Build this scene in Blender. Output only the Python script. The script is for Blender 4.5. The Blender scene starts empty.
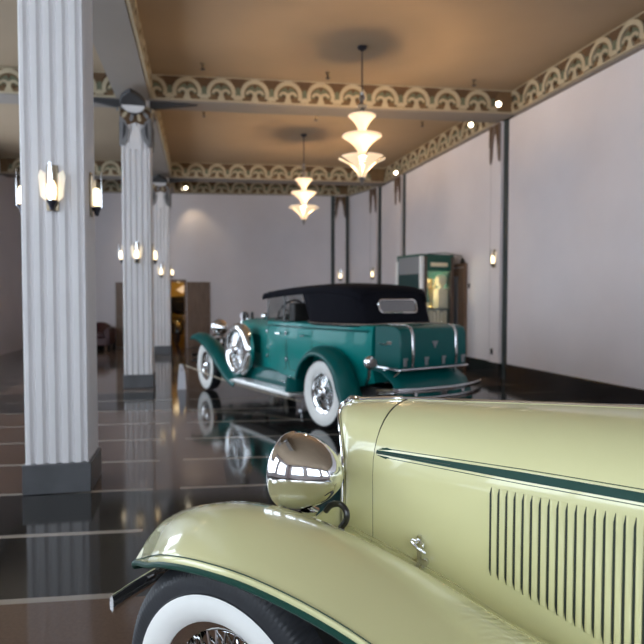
import bpy, bmesh, math, random
from mathutils import Vector, Matrix
random.seed(7)
S = bpy.context.scene
C = S.collection
PI = math.pi
V = Vector

# ------------------------------------------------------------------ materials
def mat(name, col, rough=.5, metal=0., coat=0., emit=None, es=0., spec=.5, trans=0., alpha=None):
    m = bpy.data.materials.new(name); m.use_nodes = True
    b = m.node_tree.nodes['Principled BSDF']
    b.inputs['Base Color'].default_value = (*col, 1)
    b.inputs['Roughness'].default_value = rough
    b.inputs['Metallic'].default_value = metal
    b.inputs['Coat Weight'].default_value = coat
    b.inputs['Coat Roughness'].default_value = .04
    b.inputs['Specular IOR Level'].default_value = spec
    b.inputs['Transmission Weight'].default_value = trans
    if emit:
        b.inputs['Emission Color'].default_value = (*emit, 1)
        b.inputs['Emission Strength'].default_value = es
    return m

def vary(m, scale=3., amt=.12, detail=4., bump=0.):
    """break the flat base colour with noise, optionally with a fine bump"""
    nt = m.node_tree; b = nt.nodes['Principled BSDF']
    c = b.inputs['Base Color'].default_value[:3]
    tc = nt.nodes.new('ShaderNodeTexCoord'); n = nt.nodes.new('ShaderNodeTexNoise')
    n.inputs['Scale'].default_value = scale; n.inputs['Detail'].default_value = detail
    r = nt.nodes.new('ShaderNodeValToRGB')
    r.color_ramp.elements[0].position = .3; r.color_ramp.elements[1].position = .7
    r.color_ramp.elements[0].color = (*[x*(1-amt) for x in c], 1)
    r.color_ramp.elements[1].color = (*[min(1, x*(1+amt)) for x in c], 1)
    nt.links.new(tc.outputs['Object'], n.inputs['Vector'])
    nt.links.new(n.outputs['Fac'], r.inputs['Fac'])
    nt.links.new(r.outputs['Color'], b.inputs['Base Color'])
    if bump:
        bp = nt.nodes.new('ShaderNodeBump'); bp.inputs['Strength'].default_value = bump
        bp.inputs['Distance'].default_value = .01
        nt.links.new(n.outputs['Fac'], bp.inputs['Height']); nt.links.new(bp.outputs['Normal'], b.inputs['Normal'])
    return m

def wood(name, c0, c1, scale=6):
    m = mat(name, c0, .45)
    nt = m.node_tree; b = nt.nodes['Principled BSDF']
    tc = nt.nodes.new('ShaderNodeTexCoord'); mp = nt.nodes.new('ShaderNodeMapping')
    mp.inputs['Scale'].default_value = (scale, scale, scale*.12)
    n = nt.nodes.new('ShaderNodeTexNoise'); n.inputs['Scale'].default_value = 3; n.inputs['Detail'].default_value = 6
    r = nt.nodes.new('ShaderNodeValToRGB')
    r.color_ramp.elements[0].position = .3; r.color_ramp.elements[1].position = .7
    r.color_ramp.elements[0].color = (*c0, 1); r.color_ramp.elements[1].color = (*c1, 1)
    nt.links.new(tc.outputs['Object'], mp.inputs['Vector']); nt.links.new(mp.outputs['Vector'], n.inputs['Vector'])
    nt.links.new(n.outputs['Fac'], r.inputs['Fac']); nt.links.new(r.outputs['Color'], b.inputs['Base Color'])
    return m

def glass(name, tint=(.95, .97, .97), mix=.12):
    m = bpy.data.materials.new(name); m.use_nodes = True; nt = m.node_tree
    nt.nodes.remove(nt.nodes['Principled BSDF']); out = nt.nodes['Material Output']
    t = nt.nodes.new('ShaderNodeBsdfTransparent'); t.inputs['Color'].default_value = (*tint, 1)
    g = nt.nodes.new('ShaderNodeBsdfGlossy'); g.inputs['Roughness'].default_value = .02
    x = nt.nodes.new('ShaderNodeMixShader'); x.inputs['Fac'].default_value = mix
    nt.links.new(t.outputs[0], x.inputs[1]); nt.links.new(g.outputs[0], x.inputs[2]); nt.links.new(x.outputs[0], out.inputs['Surface'])
    return m

M = dict(
    cream=vary(mat('cream_yellow_paint', (.71, .685, .375), .25, 0, 1.), .8, .02),
    stripe=mat('dark_green_paint', (.008, .05, .036), .45, 0, 0, spec=.25),
    groove=mat('panel_gap_shadow_green', (.02, .03, .02), .6),
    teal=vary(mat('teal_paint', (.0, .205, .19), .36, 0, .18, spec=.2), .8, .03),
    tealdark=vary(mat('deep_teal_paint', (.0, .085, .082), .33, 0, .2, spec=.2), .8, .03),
    chrome=mat('chrome', (.86, .86, .87), .04, 1),
    chromedull=mat('brushed_chrome', (.7, .7, .72), .16, 1),
    rubber=vary(mat('tire_rubber', (.015, .016, .02), .5, spec=.4), 20, .2),
    white=vary(mat('whitewall_rubber', (.84, .83, .80), .55), 8, .03),
    canvas=vary(mat('black_canvas', (.008, .008, .012), .95, spec=.12), 120, .35, 2, .25),
    black=mat('black_enamel', (.01, .01, .011), .3, 0, .4),
    upholst=vary(mat('dark_upholstery', (.02, .016, .015), .6), 10, .2),
    wall=vary(mat('lilac_plaster', (.69, .645, .668), .85), 1.2, .03, 5, .05),
    ceil=vary(mat('tan_ceiling_plaster', (.34, .255, .175), .9), .7, .06, 5, .05),
    beam=vary(mat('beam_plaster', (.25, .22, .20), .9), 1, .05),
    fluted=vary(mat('column_plaster', (.72, .70, .71), .8), 2, .03),
    plinth=vary(mat('charcoal_marble', (.06, .06, .065), .3), 3, .3),
    basebd=vary(mat('black_marble_baseboard', (.02, .018, .018), .18, 0, .3), 3, .3),
    f_ground=vary(mat('frieze_brown_ground', (.15, .09, .042), .8), 6, .15),
    f_cream=vary(mat('frieze_cream_relief', (.43, .36, .25), .75), 6, .08),
    f_green=vary(mat('frieze_sage_relief', (.13, .14, .09), .8), 6, .15),
    f_dark=vary(mat('frieze_umber_relief', (.10, .055, .025), .8), 6, .15),
    f_grey=vary(mat('capital_grey_relief', (.20, .20, .21), .7), 6, .12),
    f_black=mat('capital_charcoal', (.03, .03, .034), .6),
    strip=mat('dark_green_strip', (.03, .04, .038), .5),
    bronze=mat('aged_bronze', (.25, .2, .14), .35, 1),
    dbronze=mat('dark_bronze', (.05, .05, .065), .4, .8),
    glow=mat('lit_frosted_glass', (.34, .27, .20), .4, 0, 0, (1., .74, .46), .85),
    glow2=mat('lit_sconce_glass', (.9, .85, .75), .4, 0, 0, (1., .76, .44), 3.2),
    bulb=mat('lit_spot_lamp', (1, .95, .85), .4, 0, 0, (1., .86, .62), 14.),
    frost=mat('pale_frosted_glass', (.75, .68, .58), .35),
    door=wood('brown_oak', (.13, .072, .042), (.20, .12, .075)),
    gold=vary(mat('ochre_plaster', (.42, .28, .07), .8), 2, .08),
    burg=vary(mat('burgundy_leather', (.05, .012, .014), .4), 12, .25, 4, .1),
    boothgreen=vary(mat('booth_green_lacquer', (.01, .085, .06), .35), 3, .1),
    boothgrey=mat('booth_grey_panel', (.20, .21, .23), .5),
    boothwhite=mat('booth_white_post', (.8, .8, .8), .5),
    boothbrown=wood('booth_brown_post', (.08, .05, .04), (.13, .09, .07)),
    paper=vary(mat('ivory_paper', (.78, .68, .48), .7), 14, .06),
    goldm=mat('gilt_metal', (.75, .5, .15), .3, 1),
    placard=mat('placard_grey', (.55, .55, .60), .5),
    rope=mat('barrier_cord', (.55, .47, .36), .7),
    steel=mat('steel', (.35, .35, .36), .3, 1),
    pane=glass('window_glass'),
    carglass=glass('windshield_glass', (.80, .83, .83), .045),
    mullion=mat('dark_window_bronze', (.04, .035, .03), .4, .6),
    mirrorglass=mat('silvered_rear_glass', (.5, .52, .54), .06, .9),
    sconceglass=mat('glowing_sconce_wing', (.85, .8, .7), .3, 0, 0, (1., .80, .52), .22),
    alu=mat('ribbed_aluminium', (.82, .80, .78), .35, .6),
    fanbrown=vary(mat('pilaster_wing_umber', (.16, .115, .095), .8), 6, .12),
    rearglass=glass('rear_window_glass', (.45, .47, .48), .30),
    boothteal=mat('booth_dark_teal_panel', (.004, .035, .035), .4),
    redlens=mat('smoked_lens', (.16, .13, .12), .1, 0, .5),
)

def floor_material():
    m = bpy.data.materials.new('polished_terrazzo'); m.use_nodes = True; nt = m.node_tree
    b = nt.nodes['Principled BSDF']; L = nt.links.new
    tc = nt.nodes.new('ShaderNodeTexCoord'); sp = nt.nodes.new('ShaderNodeSeparateXYZ'); L(tc.outputs['Object'], sp.inputs[0])
    def mt(op, a, bb=None, cc=None):
        n = nt.nodes.new('ShaderNodeMath'); n.operation = op
        for i, q in enumerate((a, bb, cc)):
            if q is None: continue
            if isinstance(q, (int, float)): n.inputs[i].default_value = q
            else: L(q, n.inputs[i])
        return n.outputs[0]
    # coordinates along the room's two directions
    tx, ty, dx, dy = .992, .127, -.2, .98
    det = tx*dy - dx*ty
    X, Y = sp.outputs[0], sp.outputs[1]
    a = mt('MULTIPLY_ADD', X, dy/det, mt('MULTIPLY', Y, -dx/det))
    q = mt('MULTIPLY_ADD', X, -ty/det, mt('MULTIPLY', Y, tx/det))
    a0 = (-.78*dy - 4.88*dx)/det; q0 = (1.07*ty + 4.88*tx)/det
    a = mt('SUBTRACT', a, a0); q = mt('SUBTRACT', q, q0)
    def stripe(v, period, w, off=0):   # 1 inside a band of width w at each period
        return mt('LESS_THAN', mt('FLOORED_MODULO', mt('ADD', v, off), period), w)
    lines = stripe(q, .9, .055)
    # black bands: along the bays and across them
    bl = mt('MAXIMUM', stripe(a, 5.4, 1.9), stripe(q, 5.4, 1.8, 1.8))
    gap = stripe(a, 2.7, .22, .6)     # the pale lines stop short here and there
    lines = mt('MULTIPLY', lines, mt('SUBTRACT', 1., gap))
    def rgb(c):
        n = nt.nodes.new('ShaderNodeRGB'); n.outputs[0].default_value = (*c, 1); return n.outputs[0]
    def mix(f, c1, c2):
        n = nt.nodes.new('ShaderNodeMix'); n.data_type = 'RGBA'; L(f, n.inputs[0]); L(c1, n.inputs[6]); L(c2, n.inputs[7]); return n.outputs[2]
    nz = nt.nodes.new('ShaderNodeTexNoise'); nz.inputs['Scale'].default_value = 60; nz.inputs['Detail'].default_value = 3; L(tc.outputs['Object'], nz.inputs['Vector'])
    brown = mix(nz.outputs['Fac'], rgb((.075, .046, .032)), rgb((.125, .08, .058)))
    black = mix(nz.outputs['Fac'], rgb((.010, .010, .010)), rgb((.028, .026, .024)))
    col = mix(lines, mix(bl, brown, black), rgb((.27, .235, .20)))
    L(col, b.inputs['Base Color'])
    b.inputs['Roughness'].default_value = .085; b.inputs['Specular IOR Level'].default_value = .4
    return m
M['floor'] = floor_material()

# ------------------------------------------------------------------ mesh building
class MB:
    def __init__(s): s.v = []; s.f = []; s.mi = []; s.cur = 0
    def face(s, idx): s.f.append(tuple(idx)); s.mi.append(s.cur)
    def box(s, c, d, R=None, taper=1.):
        c = V(c); n = len(s.v)
        for z in (-1, 1):
            t = taper if z > 0 else 1.
            for x, y in ((-1, -1), (1, -1), (1, 1), (-1, 1)):
                p = V((x*d[0]/2*t, y*d[1]/2*t, z*d[2]/2))
                if R is not None: p = R @ p
                s.v.append(c + p)
        for q in ((3, 2, 1, 0), (4, 5, 6, 7), (0, 1, 5, 4), (1, 2, 6, 5), (2, 3, 7, 6), (3, 0, 4, 7)): s.face([n+i for i in q])
        return s
    def grid(s, rows, cu=False, cv=False):
        n = len(s.v); R, K = len(rows), len(rows[0])
        for r in rows: s.v += [V(p) for p in r]
        for i in range(R if cu else R-1):
            for j in range(K if cv else K-1):
                a, b = i, (i+1) % R; c, d = j, (j+1) % K
                s.face((n+a*K+c, n+a*K+d, n+b*K+d, n+b*K+c))
        return s
    def cap(s, pts):
        n = len(s.v); s.v += [V(p) for p in pts]; s.face(range(n, n+len(pts))); return s
    def tube(s, path, r, n=10, cap=True, closed=False):
        P = [V(p) for p in path]; K = len(P); rows = []
        rad = r if isinstance(r, (list, tuple)) else [r]*K
        up = None
        for i, p in enumerate(P):
            if closed: t = P[(i+1) % K] - P[i-1]
            else: t = P[min(i+1, K-1)] - P[max(i-1, 0)]
            t.normalize()
            if up is None:
                up = V((0, 0, 1)) if abs(t.z) < .9 else V((1, 0, 0))
            up = (up - t*up.dot(t)).normalized(); w = t.cross(up)
            rows.append([p + (up*math.cos(a) + w*math.sin(a))*rad[i] for a in [2*PI*k/n for k in range(n)]])
        s.grid(rows, cu=closed, cv=True)
        if cap and not closed: s.cap(rows[0][::-1]); s.cap(rows[-1])
        return s
    def lathe(s, prof, o=(0, 0, 0), ax=(0, 0, 1), n=32, fn=None):
        """profile of (radius, height along ax)"""
        o = V(o); ax = V(ax).normalized(); e1 = ax.orthogonal().normalized(); e2 = ax.cross(e1); rows = []
        for j, (r, h) in enumerate(prof):
            rows.append([o + ax*h + (e1*math.cos(2*PI*k/n) + e2*math.sin(2*PI*k/n))*(r + (fn(j, k) if fn else 0)) for k in range(n)])
        s.grid(rows, cv=True)
        if prof[0][0] > 1e-5 and not fn: s.cap(rows[0][::-1])
        if prof[-1][0] > 1e-5 and not fn: s.cap(rows[-1])
        return s
    def open_lathe(s, prof, o=(0, 0, 0), ax=(0, 0, 1), n=32, fn=None):
        return s.lathe(prof, o, ax, n, fn or (lambda j, k: 0))
    def ball(s, c, r, n=14, sq=(1, 1, 1)):
        m = n//2; c = V(c); rows = []
        for i in range(m+1):
            a = PI*i/m
            rows.append([c + V((r*sq[0]*math.sin(a)*math.cos(2*PI*k/n), r*sq[1]*math.sin(a)*math.sin(2*PI*k/n), r*sq[2]*math.cos(a))) for k in range(n)])
        return s.grid(rows, cv=True)
    def prism(s, poly, o, ex, ey, ez, d):
        """2-D polygon in the frame (ex, ey) at o, thick d along ez"""
        o, ex, ey, ez = V(o), V(ex), V(ey), V(ez); n = len(s.v); K = len(poly)
        for h in (0, d):
            for (a, b) in poly: s.v.append(o + ex*a + ey*b + ez*h)
        s.face([n+i for i in range(K)][::-1]); s.face([n+K+i for i in range(K)])
        for i in range(K): s.face((n+i, n+(i+1) % K, n+K+(i+1) % K, n+K+i))
        return s
    def build(s, name, m, parent=None, sharp=35, bevel=0, sub=0, solid=0, off=0, weld=True):
        me = bpy.data.meshes.new(name)
        me.from_pydata([tuple(p) for p in s.v], [], s.f)
        for q in (m if isinstance(m, (list, tuple)) else [m]): me.materials.append(q)
        me.polygons.foreach_set('material_index', s.mi)
        b = bmesh.new(); b.from_mesh(me)
        if weld: bmesh.ops.remove_doubles(b, verts=b.verts, dist=1e-5)
        bmesh.ops.dissolve_degenerate(b, edges=b.edges, dist=1e-6)
        bmesh.ops.recalc_face_normals(b, faces=b.faces)
        for e in b.edges:
            if len(e.link_faces) == 2: e.smooth = e.calc_face_angle(0) < math.radians(sharp)
        for f in b.faces: f.smooth = True
        b.to_mesh(me); b.free()
        o = bpy.data.objects.new(name, me); C.objects.link(o)
        if parent is not None: o.parent = parent
        if solid:
            q = o.modifiers.new('Solidify', 'SOLIDIFY'); q.thickness = solid; q.offset = off
        if bevel:
            q = o.modifiers.new('Bevel', 'BEVEL'); q.width = bevel; q.segments = 3; q.limit_method = 'ANGLE'; q.harden_normals = False
        if sub:
            q = o.modifiers.new('Subdivision', 'SUBSURF'); q.levels = sub; q.render_levels = sub
        return o

def tag(o, label=None, cat=None, group=None, kind=None):
    if label: o['label'] = label
    if cat: o['category'] = cat
    if group: o['group'] = group
    if kind: o['kind'] = kind
    return o
def thing(name, label, cat, loc=(0, 0, 0), rz=0, group=None):
    o = bpy.data.objects.new(name, None); C.objects.link(o)
    o.location = loc; o.rotation_euler = (0, 0, rz); o.empty_display_size = .1
    return tag(o, label, cat, group)
def dup(root, loc=None, rz=None, label=None, parent=None):
    r = root.copy(); C.objects.link(r)
    if parent is not None: r.parent = parent
    if loc is not None: r.location = loc
    if rz is not None: r.rotation_euler = (0, 0, rz)
    if label: r['label'] = label
    for ch in list(root.children):
        dup(ch, parent=r)
    return r
def crom(pts, n):
    """Catmull-Rom through points (any dimension), n samples per span"""
    P = [V(p) for p in pts]; out = []
    for i in range(len(P)-1):
        p0 = P[i-1] if i else P[0]*2 - P[1]; p1, p2 = P[i], P[i+1]
        p3 = P[i+2] if i+2 < len(P) else P[-1]*2 - P[-2]
        for k in range(n):
            t = k/n
            out.append(.5*((2*p1) + (p2-p0)*t + (2*p0-5*p1+4*p2-p3)*t*t + (3*p1-p0-3*p2+p3)*t**3))
    out.append(P[-1].copy()); return out

# ------------------------------------------------------------------ the room
H_C, Z_B = 5.45, 5.00              # ceiling and beam soffit
T = V((.992, .127, 0)); D = V((-.2005, .98, 0))      # across the room, and into it
UP = V((0, 0, 1))
def rwx(d): return 3.93 - .258*(d - 10.3)            # right wall
def lwx(d): return -5.6 - .2046*d                    # left wall
def bwd(x): return 19.25 + .11*(x + 7.3)              # back wall
Bc = V((rwx(18.3), 18.3, 0)); Cc = V((.95, bwd(.95), 0))
Lb = V((lwx(19.25), 19.25, 0)); Rf = V((rwx(-5), -5, 0)); Lf = V((lwx(-5), -5, 0))
def struct(o, label, cat): return tag(o, label, cat, kind='structure')

outline = [Lf, Rf, Bc, Cc, Lb]
m = MB(); m.prism([(p.x*1.0, p.y) for p in outline], (0, 0, -.1), (1, 0, 0), (0, 1, 0), UP, .1)
struct(m.build('floor', M['floor']), 'polished dark terrazzo floor with pale lines', 'floor')
m = MB(); m.prism([(p.x, p.y) for p in outline], (0, 0, H_C), (1, 0, 0), (0, 1, 0), UP, .15)
struct(m.build('ceiling', M['ceil']), 'warm tan plaster ceiling', 'ceiling')

def wall_frame(a, b, inside):
    e = (b - a).normalized(); nrm = V((-e.y, e.x, 0))
    if nrm.dot(inside - a) < 0: nrm = -nrm
    return e, nrm, (b - a).length
inside = V((-.8, 6, 0))
def wall(name, a, b, label, holes=(), ext=.2):
    """a wall with rectangular openings (u0,u1,z0,z1)"""
    e, nrm, L = wall_frame(a, b, inside); m = MB(); t = .2
    def pc(u0, u1, z0, z1):
        m.prism([(u0, z0), (u1, z0), (u1, z1), (u0, z1)], a, e, UP, -nrm, t)
    u = -ext
    for (u0, u1, z0, z1) in sorted(holes):
        pc(u, u0, 0, H_C)
        if z0 > 0: pc(u0, u1, 0, z0)
        pc(u0, u1, z1, H_C); u = u1
    pc(u, L + ext, 0, H_C)
    struct(m.build(name, M['wall'], weld=False), label, 'wall')
    return e, nrm, L
wall('wall_right', Rf, Bc, 'long pale lilac wall on the right', ext=0)
wall('wall_corner', Bc, Cc, 'angled pale wall across the back right corner', ext=0)
eb, nb, LB = wall_frame(Lb, Cc, inside)
def onback(x):                      # wall coordinate for a lateral position
    return (V((x, bwd(x), 0)) - Lb).dot(eb)
DO = (onback(-5.92), onback(-4.44), 0, 2.22)
wall('wall_back', Lb, Cc, 'pale lilac back wall with the doorway', holes=[DO])

def window(k, a, e, nrm, u0, u1, z0, z1):
    w, h = u1-u0, z1-z0; m = MB(); f = .08
    def bar(x0, x1, y0, y1): m.prism([(x0, y0), (x1, y0), (x1, y1), (x0, y1)], a - nrm*.13, e, UP, nrm, .08)
    bar(u0, u0+f, z0, z1); bar(u1-f, u1, z0, z1); bar(u0+f, u1-f, z0, z0+f); bar(u0+f, u1-f, z1-f, z1)
    bar(u0+f, u1-f, z0+h*.7, z0+h*.7+.06)
    for i in (1, 2): bar(u0+w*i/3-.03, u0+w*i/3+.03, z0+f, z1-f)
    o = struct(m.build('window_%d' % k, M['mullion'], weld=False), 'tall showroom window behind the cars', 'window')
    m = MB(); m.prism([(u0+.01, z0+.01), (u1-.01, z0+.01), (u1-.01, z1-.01), (u0+.01, z1-.01)], a - nrm*.1, e, UP, nrm, .012)
    m.build('pane', M['pane'], o)
    # daylight comes in here: guide the sky sampling with a portal
    ld = bpy.data.lights.new('daylight_portal', 'AREA'); ld.shape = 'RECTANGLE'; ld.size = w; ld.size_y = h
    ld.cycles.is_portal = True
    lo = bpy.data.objects.new('daylight_portal', ld); C.objects.link(lo)
    lo.location = a + e*(u0+u1)/2 + UP*(z0+z1)/2 - nrm*.22
    lo.rotation_euler = nrm.to_track_quat('-Z', 'Z').to_euler()
ef, nf, LF = wall_frame(Lf, Rf, inside)
fh = [(.9, 3.9, 1.5, 4.7), (4.7, 7.9, 1.5, 4.7), (8.7, 11.7, 1.5, 4.7)]
wall('wall_front', Lf, Rf, 'front wall with showroom windows behind the viewer', holes=fh)
el, nl, LL = wall_frame(Lf, Lb, inside)
lh = [(1., 4., .9, 4.7), (5., 8., .9, 4.7), (9., 12., .9, 4.7), (13., 16., .9, 4.7), (17., 20., .9, 4.7)]  # farthest window is added, out of view, to bring more daylight to the back
wall('wall_left', Lf, Lb, 'left wall with tall showroom windows', holes=lh, ext=0)
k = 1
for h in fh: window(k, Lf, ef, nf, *h); k += 1
for h in lh: window(k, Lf, el, nl, *h); k += 1

def baseboard(name, a, b, gaps=(), h=.31):
    e, nrm, L = wall_frame(a, b, inside); m = MB(); u = 0
    for g0, g1 in list(gaps) + [(L, L)]:
        m.prism([(0, 0), (.03, 0), (.03, h-.02), (.02, h), (0, h)], a + e*u, nrm, UP, e, g0-u); u = g1
    struct(m.build(name, M['basebd'], sharp=20, weld=False), 'black polished stone baseboard', 'baseboard')
eR, nR, LR = wall_frame(Rf, Bc, inside)
def onright(d): return (V((rwx(d), d, 0)) - Rf).length
def Rp(d, out=0, z=0): return V((rwx(d), d, z)) + nR*out
baseboard('baseboard_right', Rf, Bc, [(onright(13.17), onright(14.24))])
baseboard('baseboard_corner', Bc, Cc)
baseboard('baseboard_back', Lb, Cc, [(DO[0]-.78, DO[1]+.80)])

# --- frieze relief: arches with leaves, repeated bay by bay
def arc(cx, cy, r0, r1, a0, a1, n=12):
    A = [math.radians(a0 + (a1-a0)*i/n) for i in range(n+1)]
    return [(cx + r1*math.cos(a), cy + r1*math.sin(a)) for a in A] + [(cx + r0*math.cos(a), cy + r0*math.sin(a)) for a in reversed(A)]
def frieze(m, o, e, nrm, L, P=.585, h=.42):
    """slots: 0 plaster 1 ground 2 cream 3 sage 4 umber"""
    def put(sl, poly, d=.03, base=.012):
        m.cur = sl; m.prism(poly, o + nrm*base, e, UP, nrm, d)
    m.cur = 1; m.prism([(0, 0), (L, 0), (L, h), (0, h)], o, e, UP, nrm, .015)
    put(2, [(0, -.005), (L, -.005), (L, .018), (0, .018)], .04)
    put(2, [(0, h-.018), (L, h-.018), (L, h), (0, h)], .025)
    nB = int(L/P); s0 = (L - nB*P)/2; s0 = (s0 + .15) % P; nB = int((L - s0)/P)
    for i in range(nB + 1):
        u = s0 + i*P
        if .14 < u < L-.14:
            put(4, [(u-.13, h-.018), (u-.032, .25), (u+.032, .25), (u+.13, h-.018)], .02)
            put(3, [(u-.028, .25), (u-.085, .05), (u+.085, .05), (u+.028, .25)], .03)
            put(2, arc(u, .035, .0, .075, 0, 180, 8), .045)
        c = u + P/2
        if i < nB:
            put(2, arc(c, .145, .185, .252, -20, 200, 14), .035)
            put(3, arc(c, .12, .0, .175, 0, 180, 12), .012)
            for sg in (-1, 1):
                put(2, arc(c + sg*.078, .13, .045, .085, 10, 200, 9) if sg > 0 else arc(c - .078, .13, .045, .085, -20, 170, 9), .028)
                put(4, arc(c + sg*.075, .12, 0, .030, 0, 360, 8)[:8], .03)
            put(2, [(c-.07, .018), (c, .20), (c+.07, .018)], .03)
            put(4, [(c-.028, .275), (c, .235), (c+.028, .275), (c, .315)], .03)
    m.cur = 0
FM = [M['beam'], M['f_ground'], M['f_cream'], M['f_green'], M['f_dark']]
tk = [0]
def trim(m, label, cat='beam', mats=FM, **kw):
    tk[0] += 1
    return struct(m.build('trim_%d' % tk[0], mats, weld=False, sharp=30, **kw), label, cat)

col_pos = [V((-2.17, 5.0, 0)), V((-3.27, 10.72, 0)), V((-4.61, 17.3, 0))]
def tline(p, x):                     # a point of the cross beam through p at lateral x
    return p + T*((x - p.x)/T.x)
def cross_beam(p, label):
    xl = p.x - 3.2; 
    # meets the right wall where the two lines cross
    d = p.y
    for _ in range(8): d = p.y + (rwx(d) - p.x)*T.y/T.x
    a = tline(p, xl - 1); b = V((rwx(d), d, 0)); L = (b - a).length - .02
    nrm = V((T.y, -T.x, 0)); m = MB(); m.cur = 0
    m.prism([(0, 0), (L, 0), (L, H_C-Z_B), (0, H_C-Z_B)], a + nrm*.25 + UP*Z_B, T, UP, -nrm, .5)
    frieze(m, a + nrm*.25 + UP*(Z_B+.02), T, nrm, L)
    frieze(m, a + T*L - nrm*.25 + UP*(Z_B+.02), -T, -nrm, L)
    trim(m, label)
cross_beam(col_pos[1], 'nearer ceiling beam with arched leaf frieze')
cross_beam(col_pos[2], 'second ceiling beam with arched leaf frieze')
# beam along the columns
a = col_pos[0] - D*4; b = col_pos[2] + D*2.3
Ldir = (b - a).normalized(); L = (b - a).length; nr = V((Ldir.y, -Ldir.x, 0))
m = MB(); m.prism([(0, 0), (L, 0), (L, H_C-Z_B-.01), (0, H_C-Z_B-.01)], a + nr*.28 + UP*(Z_B+.005), Ldir, UP, -nr, .56)
frieze(m, a + nr*.28 + UP*(Z_B+.02), Ldir, nr, L)
trim(m, 'ceiling beam running along the row of columns')
def cornice(a, b, label):
    e, nrm, L = wall_frame(a, b, inside); m = MB()
    m.prism([(0, 0), (L, 0), (L, H_C-Z_B), (0, H_C-Z_B)], a + UP*Z_B, e, UP, nrm, .09)
    frieze(m, a + nrm*.09 + UP*(Z_B+.02), e, nrm, L)
    trim(m, label, 'cornice')
cornice(Rf, Bc, 'cornice frieze along the right wall')
cornice(Bc, Cc, 'cornice frieze on the angled corner wall')
cornice(Cc, Lb, 'cornice frieze along the back wall')

# --- pilasters: raised panel, dark strips either side, winged fan at the top
def fan_relief(m, o, e, nrm, w, k=1.):
    """hanging wing motif; slots 0 grey 1 charcoal 2 umber 3 cream"""
    for sg in (-1, 1):
        m.cur = 0
        m.prism([(0, -.01), (sg*w*.5, 0), (sg*w*.5, -.60*k), (sg*w*.44, -.74*k), (sg*w*.34, -.62*k), (sg*w*.26, -.40*k), (sg*w*.16, -.22*k), (0, -.12*k)], o, e, UP, nrm, .04)
        m.cur = 2
        m.prism([(sg*w*.10, -.03), (sg*w*.44, -.03), (sg*w*.44, -.42*k), (sg*w*.34, -.30*k), (sg*w*.22, -.14*k)], o + nrm*.04, e, UP, nrm, .02)
def pilaster(c, e, nrm, label, w=.36, s=.12):
    t = thing('pilaster', label, 'pilaster', c, 0); tag(t, kind='structure')
    h0, h1 = .0, Z_B
    m = MB(); m.prism([(-w/2, h0), (w/2, h0), (w/2, h1), (-w/2, h1)], (0, 0, 0), e, UP, nrm, .10); m.build('panel', M['wall'], t)
    for sg in (-1, 1):
        m = MB(); x0, x1 = sorted((sg*w/2, sg*(w/2+s))); m.prism([(x0, .0), (x1, .0), (x1, h1), (x0, h1)], (0, 0, 0), e, UP, nrm, .035); m.build('dark_strip', M['strip'], t)
    m = MB(); m.prism([(-w/2-.005, 0), (w/2+.005, 0), (w/2+.005, .31), (-w/2-.005, .31)], (0, 0, 0), e, UP, nrm, .115); m.build('plinth', M['basebd'], t)
    m = MB(); fan_relief(m, UP*(h1-.02) + nrm*.10, e, nrm, w); m.build('fan_relief', [M['fanbrown'], M['f_black'], M['f_dark'], M['f_cream']], t, weld=False)
    return t
pil = {}
ps = [('near', Rp(11.92), eR, nR, 'pilaster on the right wall under the nearer beam'),
      ('far', Rp(16.9), eR, nR, 'pilaster on the right wall behind the green display booth')]
ec, nc, LC = wall_frame(Bc, Cc, inside)
ps.append(('corner', Bc + ec*.42, ec, nc, 'pilaster on the angled corner wall'))
ps.append(('back', V((.60, bwd(.60), 0)), eb, nb, 'pilaster on the back wall above the dark car roof'))
for kx, c, e, n_, lab in ps: pil[kx] = (pilaster(c, e, n_, lab), c, e, n_)

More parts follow.
